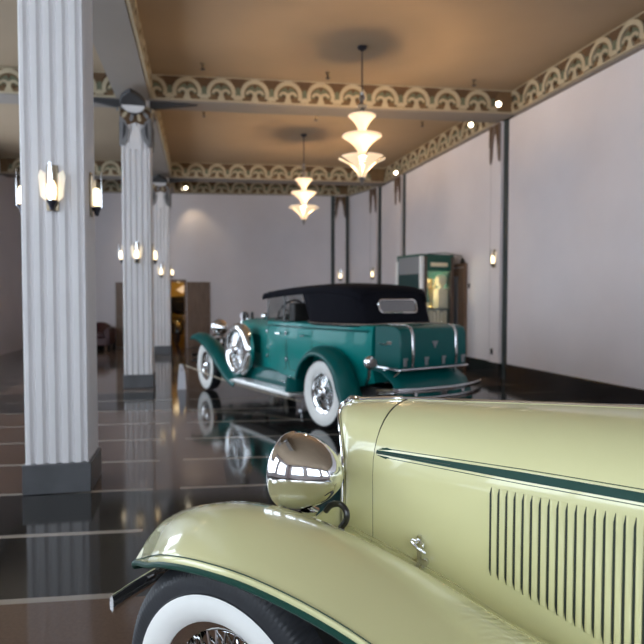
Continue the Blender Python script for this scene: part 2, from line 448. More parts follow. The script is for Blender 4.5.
# --- columns
yaw = math.atan2(.2005, .98)
def flute_section(w, nfl=5, dpt=.03):
    pts = []; hw = w/2; step = w/nfl
    for q in range(4):
        R = Matrix.Rotation(q*PI/2, 2)
        for i in range(nfl):
            x0 = -hw + i*step
            for (dx, dy) in ((.0, 0), (.30, 0), (.38, .6), (.5, 1), (.62, 1), (.74, .6), (.82, 0)):
                if i == 0 and dx == 0: dx = .001
                v = R @ V((x0 + dx*step + .09*step, -hw + dy*dpt)); pts.append(v)
    return pts
def almond(w, h, n=10, p=.8):
    L = [(-w/2*math.sin(PI*i/n)**p, h/2 - h*i/n) for i in range(n+1)]
    return L + [(-x, y) for x, y in reversed(L[1:-1])]
def column(p, label):
    t = thing('column', label, 'column', p, yaw); tag(t, kind='structure')
    sec = flute_section(.475); m = MB()
    m.prism([(q.x, q.y) for q in sec], (0, 0, .22), (1, 0, 0), (0, 1, 0), UP, Z_B-.22)
    m.build('shaft', M['fluted'], t, sharp=25)
    m = MB(); m.box((0, 0, .12), (.52, .52, .24)); m.build('base', M['plinth'], t, bevel=.008)
    m = MB(); mm = [M['f_grey'], M['f_black'], M['f_dark'], M['f_cream'], M['fluted']]
    for q in range(4):
        R = Matrix.Rotation(q*PI/2, 3, 'Z'); e = R @ V((1, 0, 0)); n_ = R @ V((0, -1, 0)); o = n_*.2385 + UP*Z_B
        m.cur = 2; m.prism([(-.24, -.15), (.24, -.15), (.24, -.45), (.1, -.42), (0, -.38), (-.1, -.42), (-.24, -.45)], o, e, UP, n_, .012)
        for sg in (-1, 1):                      # side leaves
            m.cur = 0
            m.prism([(sg*.24, -.30), (sg*.24, -.78), (sg*.20, -.80), (sg*.13, -.70), (sg*.10, -.52), (sg*.16, -.38)], o, e, UP, n_, .03)
            m.cur = 1; m.prism([(sg*.20, -.38), (sg*.215, -.70), (sg*.165, -.60), (sg*.15, -.48)], o + n_*.03, e, UP, n_, .008)
        for i, aang in enumerate((-60, -36, -12, 12, 36, 60)):   # radiating feathers
            A = math.radians(aang); ex = e*math.cos(A) + UP*math.sin(A); ey = UP*math.cos(A) - e*math.sin(A)
            m.cur = 3 if i % 2 else 0
            m.prism([(-.014, -.14), (-.03, -.33), (0, -.37), (.03, -.33), (.014, -.14)], o + UP*(-.02) + n_*.012, ex, ey, n_, .02)
        m.cur = 4; m.prism([(-.10, -.85), (-.10, -.62), (-.05, -.50), (0, -.40), (.05, -.50), (.10, -.62), (.10, -.85)], o, e, UP, n_, .014)
    m.build('capital', mm, t, weld=False)
    for q in (0, 2):
        R = Matrix.Rotation(q*PI/2, 3, 'Z'); e = R @ V((1, 0, 0)); n_ = R @ V((0, -1, 0))
        ey = (n_*.78 + UP*.15).normalized(); ez = (n_*.15 - UP*.78).normalized(); o = n_*(.245+.39) + UP*(Z_B-.135)
        m = MB(); m.prism(almond(.42, .80), o, e, ey, ez, .07); kst = m.build('keystone', M['f_black'], t, bevel=.015)
        m = MB(); m.prism([(-.185, -.03), (.185, -.03)] + [(.185*math.cos(a), -.03 - .24*math.sin(a)) for a in [PI*i/10 for i in range(1, 10)]], o + ez*.07, e, ey, ez, .012)
        m.build('half_moon', M['fluted'], kst)
    for q in (-1, 1):                            # dark tapering wings along the beam
        m = MB(); m.prism([(q*.24, -.14), (q*.24, .0), (q*.6, .0), (q*1.05, -.005), (q*.6, -.07)], (0, -.14, Z_B-.005), (1, 0, 0), UP, (0, -1, 0), .10)
        m.build('wing_bracket', M['f_black'], t)
    return t
columns = []
for p, lab in zip(col_pos, ('nearest fluted white column at the left edge', 'fluted white column left of the teal car, in front of another', 'farther fluted white column beside the open doorway')):
    columns.append(column(p, lab))

# ------------------------------------------------------------------ light fittings
def sconce_at(loc, rz, label, first=[None]):
    """backplate flat on the local y=0 plane, facing -y"""
    if first[0] is None:
        t = thing('wall_sconce', label, 'wall lamp', loc, rz, 'glass wall sconces')
        m = MB(); m.prism([(-.045, -.17), (.045, -.17), (.055, .0), (.04, .19), (-.04, .19), (-.055, 0)], (0, 0, 0), (1, 0, 0), UP, (0, -1, 0), .015); m.build('backplate', M['bronze'], t, bevel=.004)
        m = MB(); m.lathe([(.0, -.17), (.015, -.165), (.022, -.13), (.040, -.10), (.042, -.09), (.0, -.085)], (0, -.05, 0), UP, 16); m.tube([(0, -.01, -.11), (0, -.05, -.12)], .010, 8); m.build('cup', M['dbronze'], t)
        m = MB(); m.lathe([(.0, -.09), (.028, -.085), (.036, -.04), (.034, .02), (.02, .06), (.0, .065)], (0, -.05, 0), UP, 18); m.build('lit_bulb', M['glow2'], t)
        for sg in (-1, 1):
            m = MB(); m.prism([(sg*.045, -.10), (sg*.085, -.06), (sg*.10, .10), (sg*.085, .15), (sg*.045, .12)], (0, -.022, 0), (1, 0, 0), UP, (0, -1, 0), .010); m.build('glass_wing', M['sconceglass'], t)
        m = MB(); m.prism([(-.010, -.10), (.010, -.10), (.018, .08), (.010, .20), (-.010, .20), (-.018, .08)], (0, -.088, 0), (1, 0, 0), UP, (0, -1, 0), .006); m.build('glass_fin', M['chromedull'], t)
        first[0] = t; return t
    return dup(first[0], loc, rz, label)
for ci, nm in ((1, 'nearer fluted column with a sofa behind'), (2, 'farther fluted column by the doorway'), (0, 'column at the left edge')):
    for q, side in enumerate(('front', 'right', 'back', 'left')):
        if q == 2: continue
        R = Matrix.Rotation(yaw + q*PI/2, 3, 'Z')
        sconce_at(col_pos[ci] + R @ V((0, -.2385, 0)) + UP*(2.36 if ci else 2.42), yaw + q*PI/2, 'lit glass sconce on the %s face of the %s' % (side, nm))
def rz_of(n_): return math.atan2(n_.x, -n_.y)
for kx, z, lab in (('near', 2.36, 'lit glass sconce on the right wall near the dark strip'), ('corner', 2.36, 'lit glass sconce on the angled corner wall'), ('back', 2.36, 'lit glass sconce between two dark strips on back wall')):
    _, c, e, n_ = pil[kx]; sconce_at(c + n_*.10 + UP*z, rz_of(n_), lab)

def light(name, kind, loc, energy, col, size=.05, rot=None, spot=None, parent=None):
    ld = bpy.data.lights.new(name, kind); ld.energy = energy; ld.color = col
    ld.shadow_soft_size = size
    if spot: ld.spot_size = math.radians(spot); ld.spot_blend = .6
    o = bpy.data.objects.new(name, ld); C.objects.link(o); o.location = loc
    if rot is not None: o.rotation_euler = rot
    if parent is not None: o.parent = parent
    return o
WARM = (1., .68, .36)
def chandelier(loc, label):
    t = thing('chandelier', label, 'chandelier', loc, .3, 'tiered chandeliers')
    m = MB(); m.lathe([(.0, 0), (.075, 0), (.075, -.02), (.05, -.045), (.012, -.07)], n=24); m.build('ceiling_canopy', M['dbronze'], t)
    m = MB(); m.tube([(0, 0, -.06), (0, 0, -2.03)], .011, 8); m.build('rod', M['dbronze'], t)
    m = MB(); m.lathe([(.011, -.68), (.03, -.70), (.02, -.73), (.045, -.76), (.05, -.78), (.028, -.81), (.03, -.86), (.075, -.89), (.08, -.905), (.03, -.93), (.035, -.98), (.02, -1.0), (.011, -1.04)], n=20); m.build('turned_body', M['steel'], t)
    def bell(z0, z1, r0, r1, nm):
        N = 9; pr = []
        for i in range(N+1):
            s = i/N; pr.append((r0 + (r1-r0)*(s**2.2*.75 + s*.25), z0 + (z1-z0)*s))
        m = MB(); m.open_lathe(pr, n=32); m.build(nm, M['glow'], t, solid=.012)
    bell(-1.31, -1.05, .045, .21, 'glass_shade')
    bell(-1.64, -1.36, .05, .305, 'glass_shade')
    for k in range(5):                                 # lowest tier: separate splayed petals
        m = MB(); rows = []; N = 8
        for i in range(N+1):
            s = i/N; r = .045 + .315*(s**1.9*.8 + s*.2); z = -2.0 + .32*s - .02*s**6; row = []
            for j in range(9):
                a = 2*PI*k/5 + (j-4)/4*math.radians(28 - 3*s)
                row.append((r*math.cos(a), r*math.sin(a), z))
            rows.append(row)
        m.grid(rows); m.build('glass_petal', M['glow'], t, solid=.012)
    for z, r in ((-1.335, .06), (-1.665, .07)):
        m = MB(); m.lathe([(.011, z+.03), (r, z+.012), (r, z-.012), (.011, z-.03)], n=20); m.build('collar', M['dbronze'], t)
    m = MB(); m.lathe([(.05, -1.99), (.055, -2.01), (.035, -2.04), (.022, -2.07), (.028, -2.09), (.0, -2.12)], n=18); m.build('finial', M['steel'], t)
    for z, e in ((-1.42, 72), (-1.74, 118)):
        for k in range(1):
            light('chandelier_bulb', 'POINT', (.035, 0, z), e, WARM, .10, parent=t)
    return t
chandelier((.62, 9.40, H_C), 'nearer lit three-tier glass chandelier, the larger one above the teal car')
chandelier((-.43, 14.3, H_C), 'farther lit three-tier glass chandelier, smaller and lower in view')

def spot_lamp(loc, aim, label, energy=0, first=[None]):
    a = V(aim).normalized(); q = a.to_track_quat('-Z', 'Y')
    if first[0] is None:
        t = thing('spot_lamp', label, 'spotlight', loc, 0, 'small ceiling spotlights')
        m = MB(); m.lathe([(.0, .10), (.035, .095), (.05, .05), (.055, -.02), (.058, -.06), (.045, -.062), (.045, -.03), (.0, -.03)], n=20); m.build('housing', M['f_cream'], t)
        m = MB(); m.lathe([(.0, -.075), (.03, -.072), (.045, -.06), (.045, -.04), (.0, -.04)], n=20); m.build('lit_lens', M['bulb'], t)
        m = MB(); m.tube([(0, 0, .09), (0, 0, .15)], .012, 8); m.build('stem', M['f_cream'], t)
        first[0] = t
    else: t = dup(first[0], loc, None, label)
    t.rotation_euler = q.to_euler()
    if energy: light('spot_beam', 'SPOT', V(loc) + a*.09, energy, (1., .78, .5), .03, q.to_euler(), 70)
    return t
# on the beams near the right wall, and over the back wall
spot_lamp((3.20, 10.98, 5.10), (-.42, -.85, -.5), 'lit round spotlight where the nearer beam meets the right wall', 0)
spot_lamp((3.10, 12.6, 5.20), (-.3, -.8, -.45), 'lit spotlight on the right cornice just behind the nearer beam', 0)
spot_lamp((2.02, 16.5, 5.03), (-.2, -.85, -.4), 'lit spotlight at the far end of the right cornice', 0)
spot_lamp((-4.40, 19.0, 5.09), (.2, .35, -.9), 'left one of a pair of spotlights above the open brown door', 28)
spot_lamp((-4.27, 19.0, 5.09), (.1, -.85, -.4), 'right one of a pair of spotlights above the open brown door', 0)
spot_lamp((-5.43, 19.0, 5.12), (-.2, .4, -.9), 'spotlight peeking out between the two fluted columns', 28)

def sprinkler(loc, label, first=[None]):
    if first[0] is None:
        t = thing('sprinkler', label, 'sprinkler', loc, 0, 'ceiling sprinklers')
        m = MB(); m.lathe([(.0, 0), (.05, 0), (.045, -.012), (.018, -.02), (.016, -.09), (.0, -.09)], n=16); m.build('pipe', M['bronze'], t)
        m = MB(); m.lathe([(.0, -.09), (.035, -.095), (.045, -.10), (.0, -.115)], n=16); m.build('deflector', M['dbronze'], t)
        first[0] = t; return
    dup(first[0], loc, None, label)
for (x, y, lab) in ((-1.97, 10.05, 'ceiling sprinkler left of the larger chandelier, before the nearer beam'), (.10, 10.45, 'ceiling sprinkler close beside the larger chandelier rod'), (2.70, 10.8, 'ceiling sprinkler near the right end of the nearer beam'),
                   (-2.45, 12.6, 'ceiling sprinkler behind the nearer beam, nearest the fluted column'), (-.13, 12.87, 'ceiling sprinkler behind the nearer beam, above the smaller chandelier'), (2.2, 13.3, 'ceiling sprinkler behind the nearer beam, toward the right wall')):
    sprinkler((x, y, H_C+.004), lab)

# ------------------------------------------------------------------ doorway, the room beyond
def door_leaf(loc, e, w, h, label, k, handle_side=1, glazed=False):
    n_ = V((e.y, -e.x, 0)); t = thing('door_%d' % k, label, 'door', loc); tag(t, kind='structure')
    m = MB(); m.prism([(0, .01), (w, .01), (w, h), (0, h)], (0, 0, 0), e, UP, n_, .05); m.build('door_panel', M['door'], t, bevel=.004)
    m = MB(); f = .1
    rects = [(f, w-f, h*.47, h-f), (f, w-f, f*1.6, h*.40)]
    if not glazed:
        for x0, x1, z0, z1 in rects:
            for a0, a1, b0, b1 in ((x0, x1, z0, z0+.03), (x0, x1, z1-.03, z1), (x0, x0+.03, z0, z1), (x1-.03, x1, z0, z1)):
                m.prism([(a0, b0), (a1, b0), (a1, b1), (a0, b1)], n_*.05, e, UP, n_, .015)
        m.build('moulding', M['door'], t, weld=False)
    else:
        m.prism([(w*.25, h*.28), (w*.75, h*.28), (w*.75, h-.18), (w*.25, h-.18)], n_*.05, e, UP, n_, .008); m.build('glass_pane', M['frost2'], t)
    m = MB(); hx = w-.07 if handle_side > 0 else .07
    m.tube([e*hx + n_*.05 + UP*1.02, e*hx + n_*.11 + UP*1.02, e*(hx-.1*handle_side) + n_*.11 + UP*1.02], .01, 8); m.build('door_handle', M['bronze'], t)
    return t
M['frost2'] = mat('grey_frosted_glass', (.30, .29, .31), .3)
P0, P1 = Lb + eb*DO[0], Lb + eb*DO[1]
door_leaf(P0 - eb*.76 + nb*.005, eb, .74, 2.12, 'brown door leaf folded back on wall beside the sofa', 1, -1)
door_leaf(P1 + eb*.03 + nb*.005, eb, .74, 2.14, 'brown panelled door leaf folded back to the right of the doorway', 2, 1)
m = MB()
for a0, a1, z0, z1 in ((DO[0], DO[0]+.06, 0, 2.22), (DO[1]-.06, DO[1], 0, 2.22), (DO[0]+.06, DO[1]-.06, 2.14, 2.22)):
    m.prism([(a0, z0), (a1, z0), (a1, z1), (a0, z1)], Lb - nb*.21, eb, UP, nb, .225)
trim(m, 'brown wooden frame of the open doorway', 'door frame', mats=M['door'])
ob = -nb
q0 = Lb + eb*(DO[0]-2.2) - nb*.2; q1 = Lb + eb*(DO[1]+1.6) - nb*.2; dep = 6.0
poly = [q0, q1, q1 + ob*dep, q0 + ob*dep]
m = MB(); m.prism([(p.x, p.y) for p in poly], (0, 0, -.1), (1, 0, 0), (0, 1, 0), UP, .1)
m.prism([(p.x, p.y) for p in (P0, P1, P1 + ob*.2, P0 + ob*.2)], (0, 0, -.1), (1, 0, 0), (0, 1, 0), UP, .1)
struct(m.build('floor_annex', M['floor'], weld=False), 'floor of the room beyond the open doorway', 'floor')
m = MB(); m.prism([(p.x, p.y) for p in poly], (0, 0, 3.4), (1, 0, 0), (0, 1, 0), UP, .1); struct(m.build('ceiling_annex', M['gold']), 'ceiling of the room beyond the open doorway', 'ceiling')
m = MB()
for a0, b0 in ((poly[1], poly[2]), (poly[2], poly[3]), (poly[3], poly[0])):
    e = (b0-a0).normalized(); m.prism([(-.1, 0), ((b0-a0).length+.1, 0), ((b0-a0).length+.1, 3.5), (-.1, 3.5)], a0, e, UP, V((e.y, -e.x, 0)), .1)
struct(m.build('wall_annex', M['gold'], weld=False), 'ochre walls of the room beyond the open doorway', 'wall')
mid = (P0*.2 + P1*.8)
def sedan(loc, rz):
    t = thing('antique_car', 'black antique car parked in the ochre room beyond the doorway', 'car', loc, rz)
    def sec(w, z0, z1): return [(-w, z0), (-w, z0+(z1-z0)*.7), (-w*.86, z1-.04), (-w*.5, z1), (w*.5, z1), (w*.86, z1-.04), (w, z0+(z1-z0)*.7), (w, z0)]
    def lf(st, name, mm):
        m = MB(); rows = [[(x, a, b) for a, b in sec(w, z0, z1)] for x, w, z0, z1 in st]
        m.grid(rows, cv=True); m.cap(rows[0]); m.cap(rows[-1]); return m.build(name, mm, t, sub=1)
    lf([(-1.9, .55, .45, .9), (-1.85, .62, .42, 1.05), (-1.2, .68, .42, 1.12), (.2, .66, .42, 1.12), (.3, .5, .42, 1.08), (1.5, .36, .45, 1.05), (1.55, .32, .5, 1.0)], 'body', M['black'])
    lf([(-1.75, .5, 1.0, 1.4), (-1.6, .6, 1.0, 1.62), (-.9, .62, 1.0, 1.72), (-.1, .6, 1.0, 1.68), (.1, .55, 1.0, 1.55)], 'roof', M['canvas'])
    for x in (-1.3, 1.25):
        for y in (-.68, .68):
            m = MB(); m.lathe([(.0, -.05), (.2, -.07), (.3, -.08), (.38, -.05), (.38, .05), (.3, .08), (.2, .07), (.0, .05)], (x, y, .38), (0, 1, 0), 24); m.build('wheel', M['rubber'], t)
        for sg in (-1, 1):
            rows = []
            for i in range(13):
                a = PI*i/12; rows.append([(x + .47*math.cos(a), sg*(.68 + dy), .38 + (.47 + dz)*math.sin(a)) for dy, dz in ((-.14, -.05), (0, 0), (.14, -.05))])
            m = MB(); m.grid(rows); m.build('fender', M['black'], t, solid=.02)
    for sg in (-.45, .45):
        m = MB(); m.lathe([(.0, 0), (.1, .02), (.11, .1), (.0, .12)], (1.6, sg, .95), (1, 0, 0), 16); m.build('headlight', M['chrome'], t)
    m = MB(); m.prism([(-.4, 1.2), (.4, 1.2), (.36, 1.5), (-.36, 1.5)], (-1.76, 0, 0), (0, 1, 0), UP, (-1, 0, 0), .02); m.build('rear_window', M['chromedull'], t)
    return t
sedan(tuple(mid + ob*2.6), math.atan2(nb.y, nb.x) + .35)
t = thing('hanging_lamp', 'lit glass bowl lamp hanging beyond the open doorway', 'lamp', tuple(mid + ob*1.6 - eb*.18 + UP*3.4))
m = MB(); m.tube([(0, 0, 0), (0, 0, -.95)], .012, 8); m.build('rod', M['dbronze'], t)
m = MB(); m.open_lathe([(.04, -1.22), (.16, -1.17), (.22, -1.06), (.26, -.98)], n=24); m.build('glass_shade', M['glow2'], t, solid=.01)
light('annex_lamp', 'POINT', tuple(mid + ob*1.6 - eb*.18 + UP*2.5), 260, (1, .74, .36), .12)
t = thing('triangular_pennant', 'white pennant panel hanging beyond the open doorway', 'pennant', tuple(mid + ob*1.3 - eb*.02 + UP*1.9))
m = MB(); m.prism([(-.22, .0), (.02, -.12), (.26, .20), (.05, .17)], (0, 0, 0), eb, UP, nb, .02); m.build('panel', M['boothwhite'], t)
m = MB(); m.tube([eb*.2 + UP*.19, eb*.2 + UP*1.5], .004, 6); m.tube([eb*.05 + UP*.165, eb*.05 + UP*1.5], .004, 6); m.build('wire', M['dbronze'], t)

# --- sofa
def sofa():
    t = thing('armchair', 'burgundy leather armchair by the back wall, beside the fluted column', 'armchair', (-7.02, 18.75, 0), math.atan2(nb.y, nb.x) + PI/2)
    w = .92
    m = MB(); m.box((0, 0, .27), (w-.12, .78, .26)); m.build('base', M['burg'], t, bevel=.03)
    m = MB(); m.box((0, -.04, .46), (w-.34, .66, .14)); m.build('seat_cushion', M['burg'], t, bevel=.05)
    rows = []
    for i in range(13):
        a = PI*i/12; rows.append([((w/2-.06)*math.cos(a), y, .35 + (.50 + dz)*math.sin(a)**.6) for y, dz in ((.24, -.05), (.28, 0), (.40, 0), (.44, -.05))])
    m = MB(); m.grid(rows, cv=True); m.cap([r[0] for r in rows]); m.cap([r[3] for r in rows]); m.build('backrest', M['burg'], t, bevel=.01)
    for sg in (-1, 1):
        m = MB(); m.tube([(sg*(w/2-.09), -.38, .58), (sg*(w/2-.09), .36, .60)], .09, 14); m.box((sg*(w/2-.09), 0, .38), (.15, .74, .40)); m.build('arm', M['burg'], t)
        for y in (-.33, .33):
            m = MB(); m.lathe([(.0, 0), (.02, 0), (.03, .08), (.03, .15), (.0, .15)], (sg*(w/2-.12), y, 0), UP, 12); m.build('leg', M['door'], t)
sofa()

# --- little barrier: placard and cord by the teal car
t = thing('placard_stand', 'small grey placard stand on the floor before the teal car', 'sign', (-2.43, 10.35, 0), .25)
m = MB(); m.prism([(-.075, .0), (.075, .0), (.06, .30), (.015, .44), (-.04, .44)], (0, 0, 0), (1, 0, 0), V((0, .18, 1)).normalized(), V((0, -1, .18)).normalized(), .014); m.build('board', M['placard'], t, bevel=.003)
m = MB(); m.tube([(0, .02, .36), (0, .26, .0)], .01, 8); m.build('prop_leg', M['steel'], t)
t = thing('barrier_cord', 'thin pale cord strung low along the teal car', 'cord', (-.28, 8.35, 0))
m = MB(); A = V((-2.38 + .28, 10.44-8.35, .41)); B = V((.0, .0, .13))
m.tube([A.lerp(B, i/16) - UP*.05*math.sin(PI*i/16) for i in range(17)], .009, 8); m.build('cord', M['rope'], t)
m = MB(); m.lathe([(.0, 0), (.06, 0), (.055, .02), (.015, .03), (.012, .15), (.0, .15)], (0, 0, 0), UP, 16); m.build('foot_post', M['steel'], t)

# ------------------------------------------------------------------ right wall: door, booth, small fittings
door_leaf(tuple(Rp(14.15) + nR*.006), (Rp(13.25) - Rp(14.15)).normalized(), .9, 2.26, 'brown door with a tall glass pane in the right wall', 3, 1, True)
m = MB(); e = eR; L0 = onright(13.20)
for a0, a1, z0, z1 in ((L0-.02, L0+.045, 0, 2.36), (L0+.99, L0+1.05, 0, 2.36), (L0+.06, L0+.98, 2.29, 2.36)):
    m.prism([(a0, z0), (a1, z0), (a1, z1), (a0, z1)], Rf, eR, UP, nR, .07)
trim(m, 'brown frame of the glazed door in right wall', 'door frame', mats=M['door'])
def plate(d, z, w, h, label, name, cat, out=0):
    t = thing(name, label, cat, tuple(Rp(d, out, z)))
    m = MB(); m.prism([(-w/2, -h/2), (w/2, -h/2), (w/2, h/2), (-w/2, h/2)], (0, 0, 0), eR, UP, nR, .012); m.build('plate', M['dbronze'], t, bevel=.003)
    m = MB()
    for s in (-1, 1): m.prism([(-w*.2, s*h*.22-h*.1), (w*.2, s*h*.22-h*.1), (w*.2, s*h*.22+h*.1), (-w*.2, s*h*.22+h*.1)], nR*.012, eR, UP, nR, .004)
    m.build('socket', M['black'], t, weld=False)
plate(12.0, .52, .09, .12, 'dark electrical outlet low on the right wall pilaster', 'electrical_outlet', 'outlet', .10)
plate(13.1, 1.86, .07, .10, 'small dark switch plate on the wall beside glazed door', 'switch_plate', 'switch')

def booth():
    t = thing('display_booth', 'tall green display booth with a lit glass front by the wall', 'display case', (2.12, 13.0, 0), math.atan2(.43, .9))
    w = .90; dpt = .92; H = 2.52
    def bx(nm, mm, x0, x1, y0, y1, z0, z1, lab=None):
        m = MB(); m.box(((x0+x1)/2, (y0+y1)/2, (z0+z1)/2), (x1-x0, y1-y0, z1-z0)); o = m.build(nm, M[mm], t, bevel=.004)
        if lab: o['label'] = lab
        return o
    bx('plinth', 'boothgreen', 0, w, 0, dpt, 0, .10)
    bx('post', 'boothwhite', -.005, .06, -.06, .03, 0, H-.02, 'white corner post')
    bx('post', 'boothbrown', .062, .17, -.02, .05, .1, H-.02, 'brown post')
    bx('post', 'boothbrown', w-.08, w, -.02, .05, .1, H-.02, 'brown post')
    bx('post', 'boothwhite', -.02, .05, dpt-.05, dpt+.03, 0, H-.10, 'white corner post')
    bx('lower_panel', 'boothgreen', .17, w-.08, 0, .04, .1, .72)
    bx('sign_panel', 'boothgreen', .17, w-.08, 0, .04, 2.18, H-.02)
    bx('top', 'boothgreen', 0, w, 0, dpt, H-.02, H+.03)
    bx('back_panel', 'boothgreen', 0, w, dpt-.03, dpt, .1, H-.02)
    bx('right_panel', 'boothgreen', w-.03, w, .05, dpt-.03, .1, H-.02)
    bx('left_panel', 'boothteal', .0, .03, .03, dpt-.05, .1, 2.12)
    bx('fascia', 'boothgrey', .0, .035, .03, dpt-.05, 2.12, H-.02, 'grey upper panel')
    bx('name_plate', 'paper', .27, w-.17, -.012, .0, 2.28, 2.37, 'ivory name plate')
    bx('shelf', 'boothgreen', .04, w-.035, .06, dpt-.05, 1.34, 1.365); bx('shelf', 'boothgreen', .04, w-.035, .06, dpt-.05, .70, .725)
    m = MB(); m.box((.495, .015, 1.45), (.65, .008, 1.46)); m.build('glass_front', M['pane'], t)
    m = MB(); m.lathe([(.0, 0), (.05, 0), (.05, .04), (.0, .05)], (.45, .3, H+.03), UP, 16)
    m.tube([(.45, .3, H+.06), (.75, .1, H+.08), (1.02, -.12, H+.0), (1.02, -.14, H-.05)], .011, 8); m.build('lamp_arm', M['black'], t)
    m = MB(); m.lathe([(.0, .06), (.03, .05), (.06, -.05), (.0, -.05)], (1.02, -.15, H-.10), (.2, .5, 1), 18); m.build('lamp_head', M['black'], t)
    bo = light('booth_light', 'POINT', (.38, .5, 2.0), 30, (1, .85, .55), .08, parent=t)
    return t
bt = booth()
bM = Matrix.Translation(bt.location) @ Matrix.Rotation(bt.rotation_euler.z, 4, 'Z')
def inb(x, y, z): return tuple(bM @ V((x, y, z)))
brz = bt.rotation_euler.z
def placed(name, label, cat, mm, mb, loc, group=None, **kw):
    o = mb.build(name, mm, None, **kw); o.location = loc; o.rotation_euler = (0, 0, brz); return tag(o, label, cat, group)
m = MB(); m.lathe([(.0, 0), (.07, 0), (.065, .03), (.03, .05), (.025, .15), (.055, .26), (.065, .38), (.04, .47), (.03, .52), (.05, .57), (.045, .64), (.0, .68)], n=20)
for s_ in (-1, 1): m.tube([(s_*.05, 0, .42), (s_*.11, -.02, .52), (s_*.12, -.02, .70)], [.022, .018, .01], 8)
placed('gilt_statuette', 'gilded winged statuette on the upper shelf of green booth', 'statuette', M['goldm'], m, inb(.40, .16, 1.366))
m = MB(); m.box((0, 0, .21), (.26, .2, .42)); m.box((0, 0, .43), (.28, .22, .03))
placed('ivory_box', 'tall ivory lidded box on the upper booth shelf', 'box', M['paper'], m, inb(.70, .20, 1.366), bevel=.006)
m = MB(); m.lathe([(.0, 0), (.06, 0), (.05, .02), (.10, .10), (.13, .18), (.12, .26), (.07, .3), (.0, .3)], n=20)
placed('ivory_urn', 'rounded ivory urn standing on top of tall ivory box', 'urn', M['paper'], m, inb(.70, .20, 1.366+.446))
m = MB(); m.ball((0, 0, .07), .07, 16)
placed('ivory_globe', 'small ivory globe left of the statuette in green booth', 'globe', M['paper'], m, inb(.255, .13, 1.366))
for i in range(6):
    m = MB(); h = (.52, .60, .56, .61, .54, .59)[i]; m.box((0, 0, h/2), (.075, .19, h))
    placed('ivory_book', 'ivory bound tall volume in row on the lower booth shelf', 'book', M['paper'], m, inb(.25 + i*.10, .18, .726), 'ivory volumes in the display booth', bevel=.008)

# ------------------------------------------------------------------ car building
def wheel_master(R, w, rim, ww0, ww1, parent, lugs):
    """axis on y, outer face +y; part 'wheel' (rim, spokes) with sub-parts"""
    m = MB(); y = w/2
    m.open_lathe([(rim-.035, -y*.55), (rim, -y*.7), (rim+.012, -y*.72), (rim+.008, -y*.5), (rim-.02, -y*.2), (rim-.02, y*.2), (rim+.008, y*.5), (rim+.012, y*.74), (rim, y*.74), (rim-.035, y*.5)], ax=(0, 1, 0), n=48)
    for k in range(30):
        for (yo, tw, ye) in ((.045, .35, .0), (-.03, -.35, .0)):
            a = 2*PI*(k + (.5 if yo < 0 else 0))/30; b = a + tw
            m.tube([(.055*math.cos(a), yo, .055*math.sin(a)), ((rim-.012)*math.cos(b), ye, (rim-.012)*math.sin(b))], .0042, 5, cap=False)
    wobj = m.build('wheel', M['chrome'], parent, weld=False, sharp=50)
    n = 300 if lugs else 56
    def fn(j, k):
        if lugs and j in (5, 6, 7, 11, 12, 13): return -.007 if k % 2 == 0 else 0
        if lugs and j in (8, 9, 10): return -.005 if j == 9 else 0
        return 0
    h = R - rim
    pr = [(rim, -y*.72), (rim+h*.25, -y*.92), (rim+h*.5, -y), (ww1-.01, -y*.97), (ww1+.01, -y*.94), (R-.045, -y*.90), (R-.028, -y*.80), (R-.010, -y*.58), (R-.002, -y*.3), (R, 0), (R-.002, y*.3), (R-.010, y*.58), (R-.028, y*.80), (R-.045, y*.90), (ww1+.01, y*.94), (ww1, y*.97), (rim+h*.5, y), (rim+h*.25, y*.92), (rim, y*.72)]
    m = MB(); m.open_lathe(pr, ax=(0, 1, 0), n=n, fn=fn); m.build('tire', M['rubber'], wobj, sharp=28 if lugs else 40)
    m = MB(); h2 = ww1 - ww0
    for sg in (1, -1):
        m.open_lathe([(ww0, sg*y*.80), (ww0+h2*.12, sg*y*.95), (ww0+h2*.5, sg*(y+.007)), (ww0+h2*.9, sg*(y+.003)), (ww1, sg*y*.955)], ax=(0, 1, 0), n=64)
    m.build('whitewall', M['white'], wobj)
    m = MB(); m.lathe([(.0, -.06), (.06, -.06), (.07, -.02), (.07, .045), (.085, .055), (.085, .075), (.06, .088), (.045, .105), (.03, .112), (.0, .114)], ax=(0, 1, 0), n=32); m.build('hub_cap', M['chrome'], wobj)
    return wobj
def put_wheel(master, parent, loc, steer=0, flip=False, first=False):
    o = master if first else dup(master, parent=parent)
    o.location = loc; o.rotation_euler = (0, 0, steer + (PI if flip else 0)); return o

def fender(parent, path, hw, yc, drop, mm, name='fender', lip=.035, taper=None, n=6):
    P = crom([(x, 0, z) for x, z in path], n); rows = []
    for i, p in enumerate(P):
        t = (P[min(i+1, len(P)-1)] - P[max(i-1, 0)]).normalized(); nn = V((-t.z, 0, t.x))
        if nn.z < 0 and abs(t.x) > .3: nn = -nn
        f = taper(i/(len(P)-1)) if taper else 1.
        row = []
        for s in (-1, -.85, -.6, -.3, 0, .3, .6, .85, 1):
            row.append(V((p.x, yc + hw*f*s, p.z)) - nn*drop*abs(s)**2.4*f)
        sg = 1 if yc > 0 else -1
        row = [row[0] - nn*lip] + row + [row[-1] - nn*lip]
        rows.append(row)
    m = MB(); m.grid(rows); return m.build(name, mm, parent, sharp=60, solid=.012)

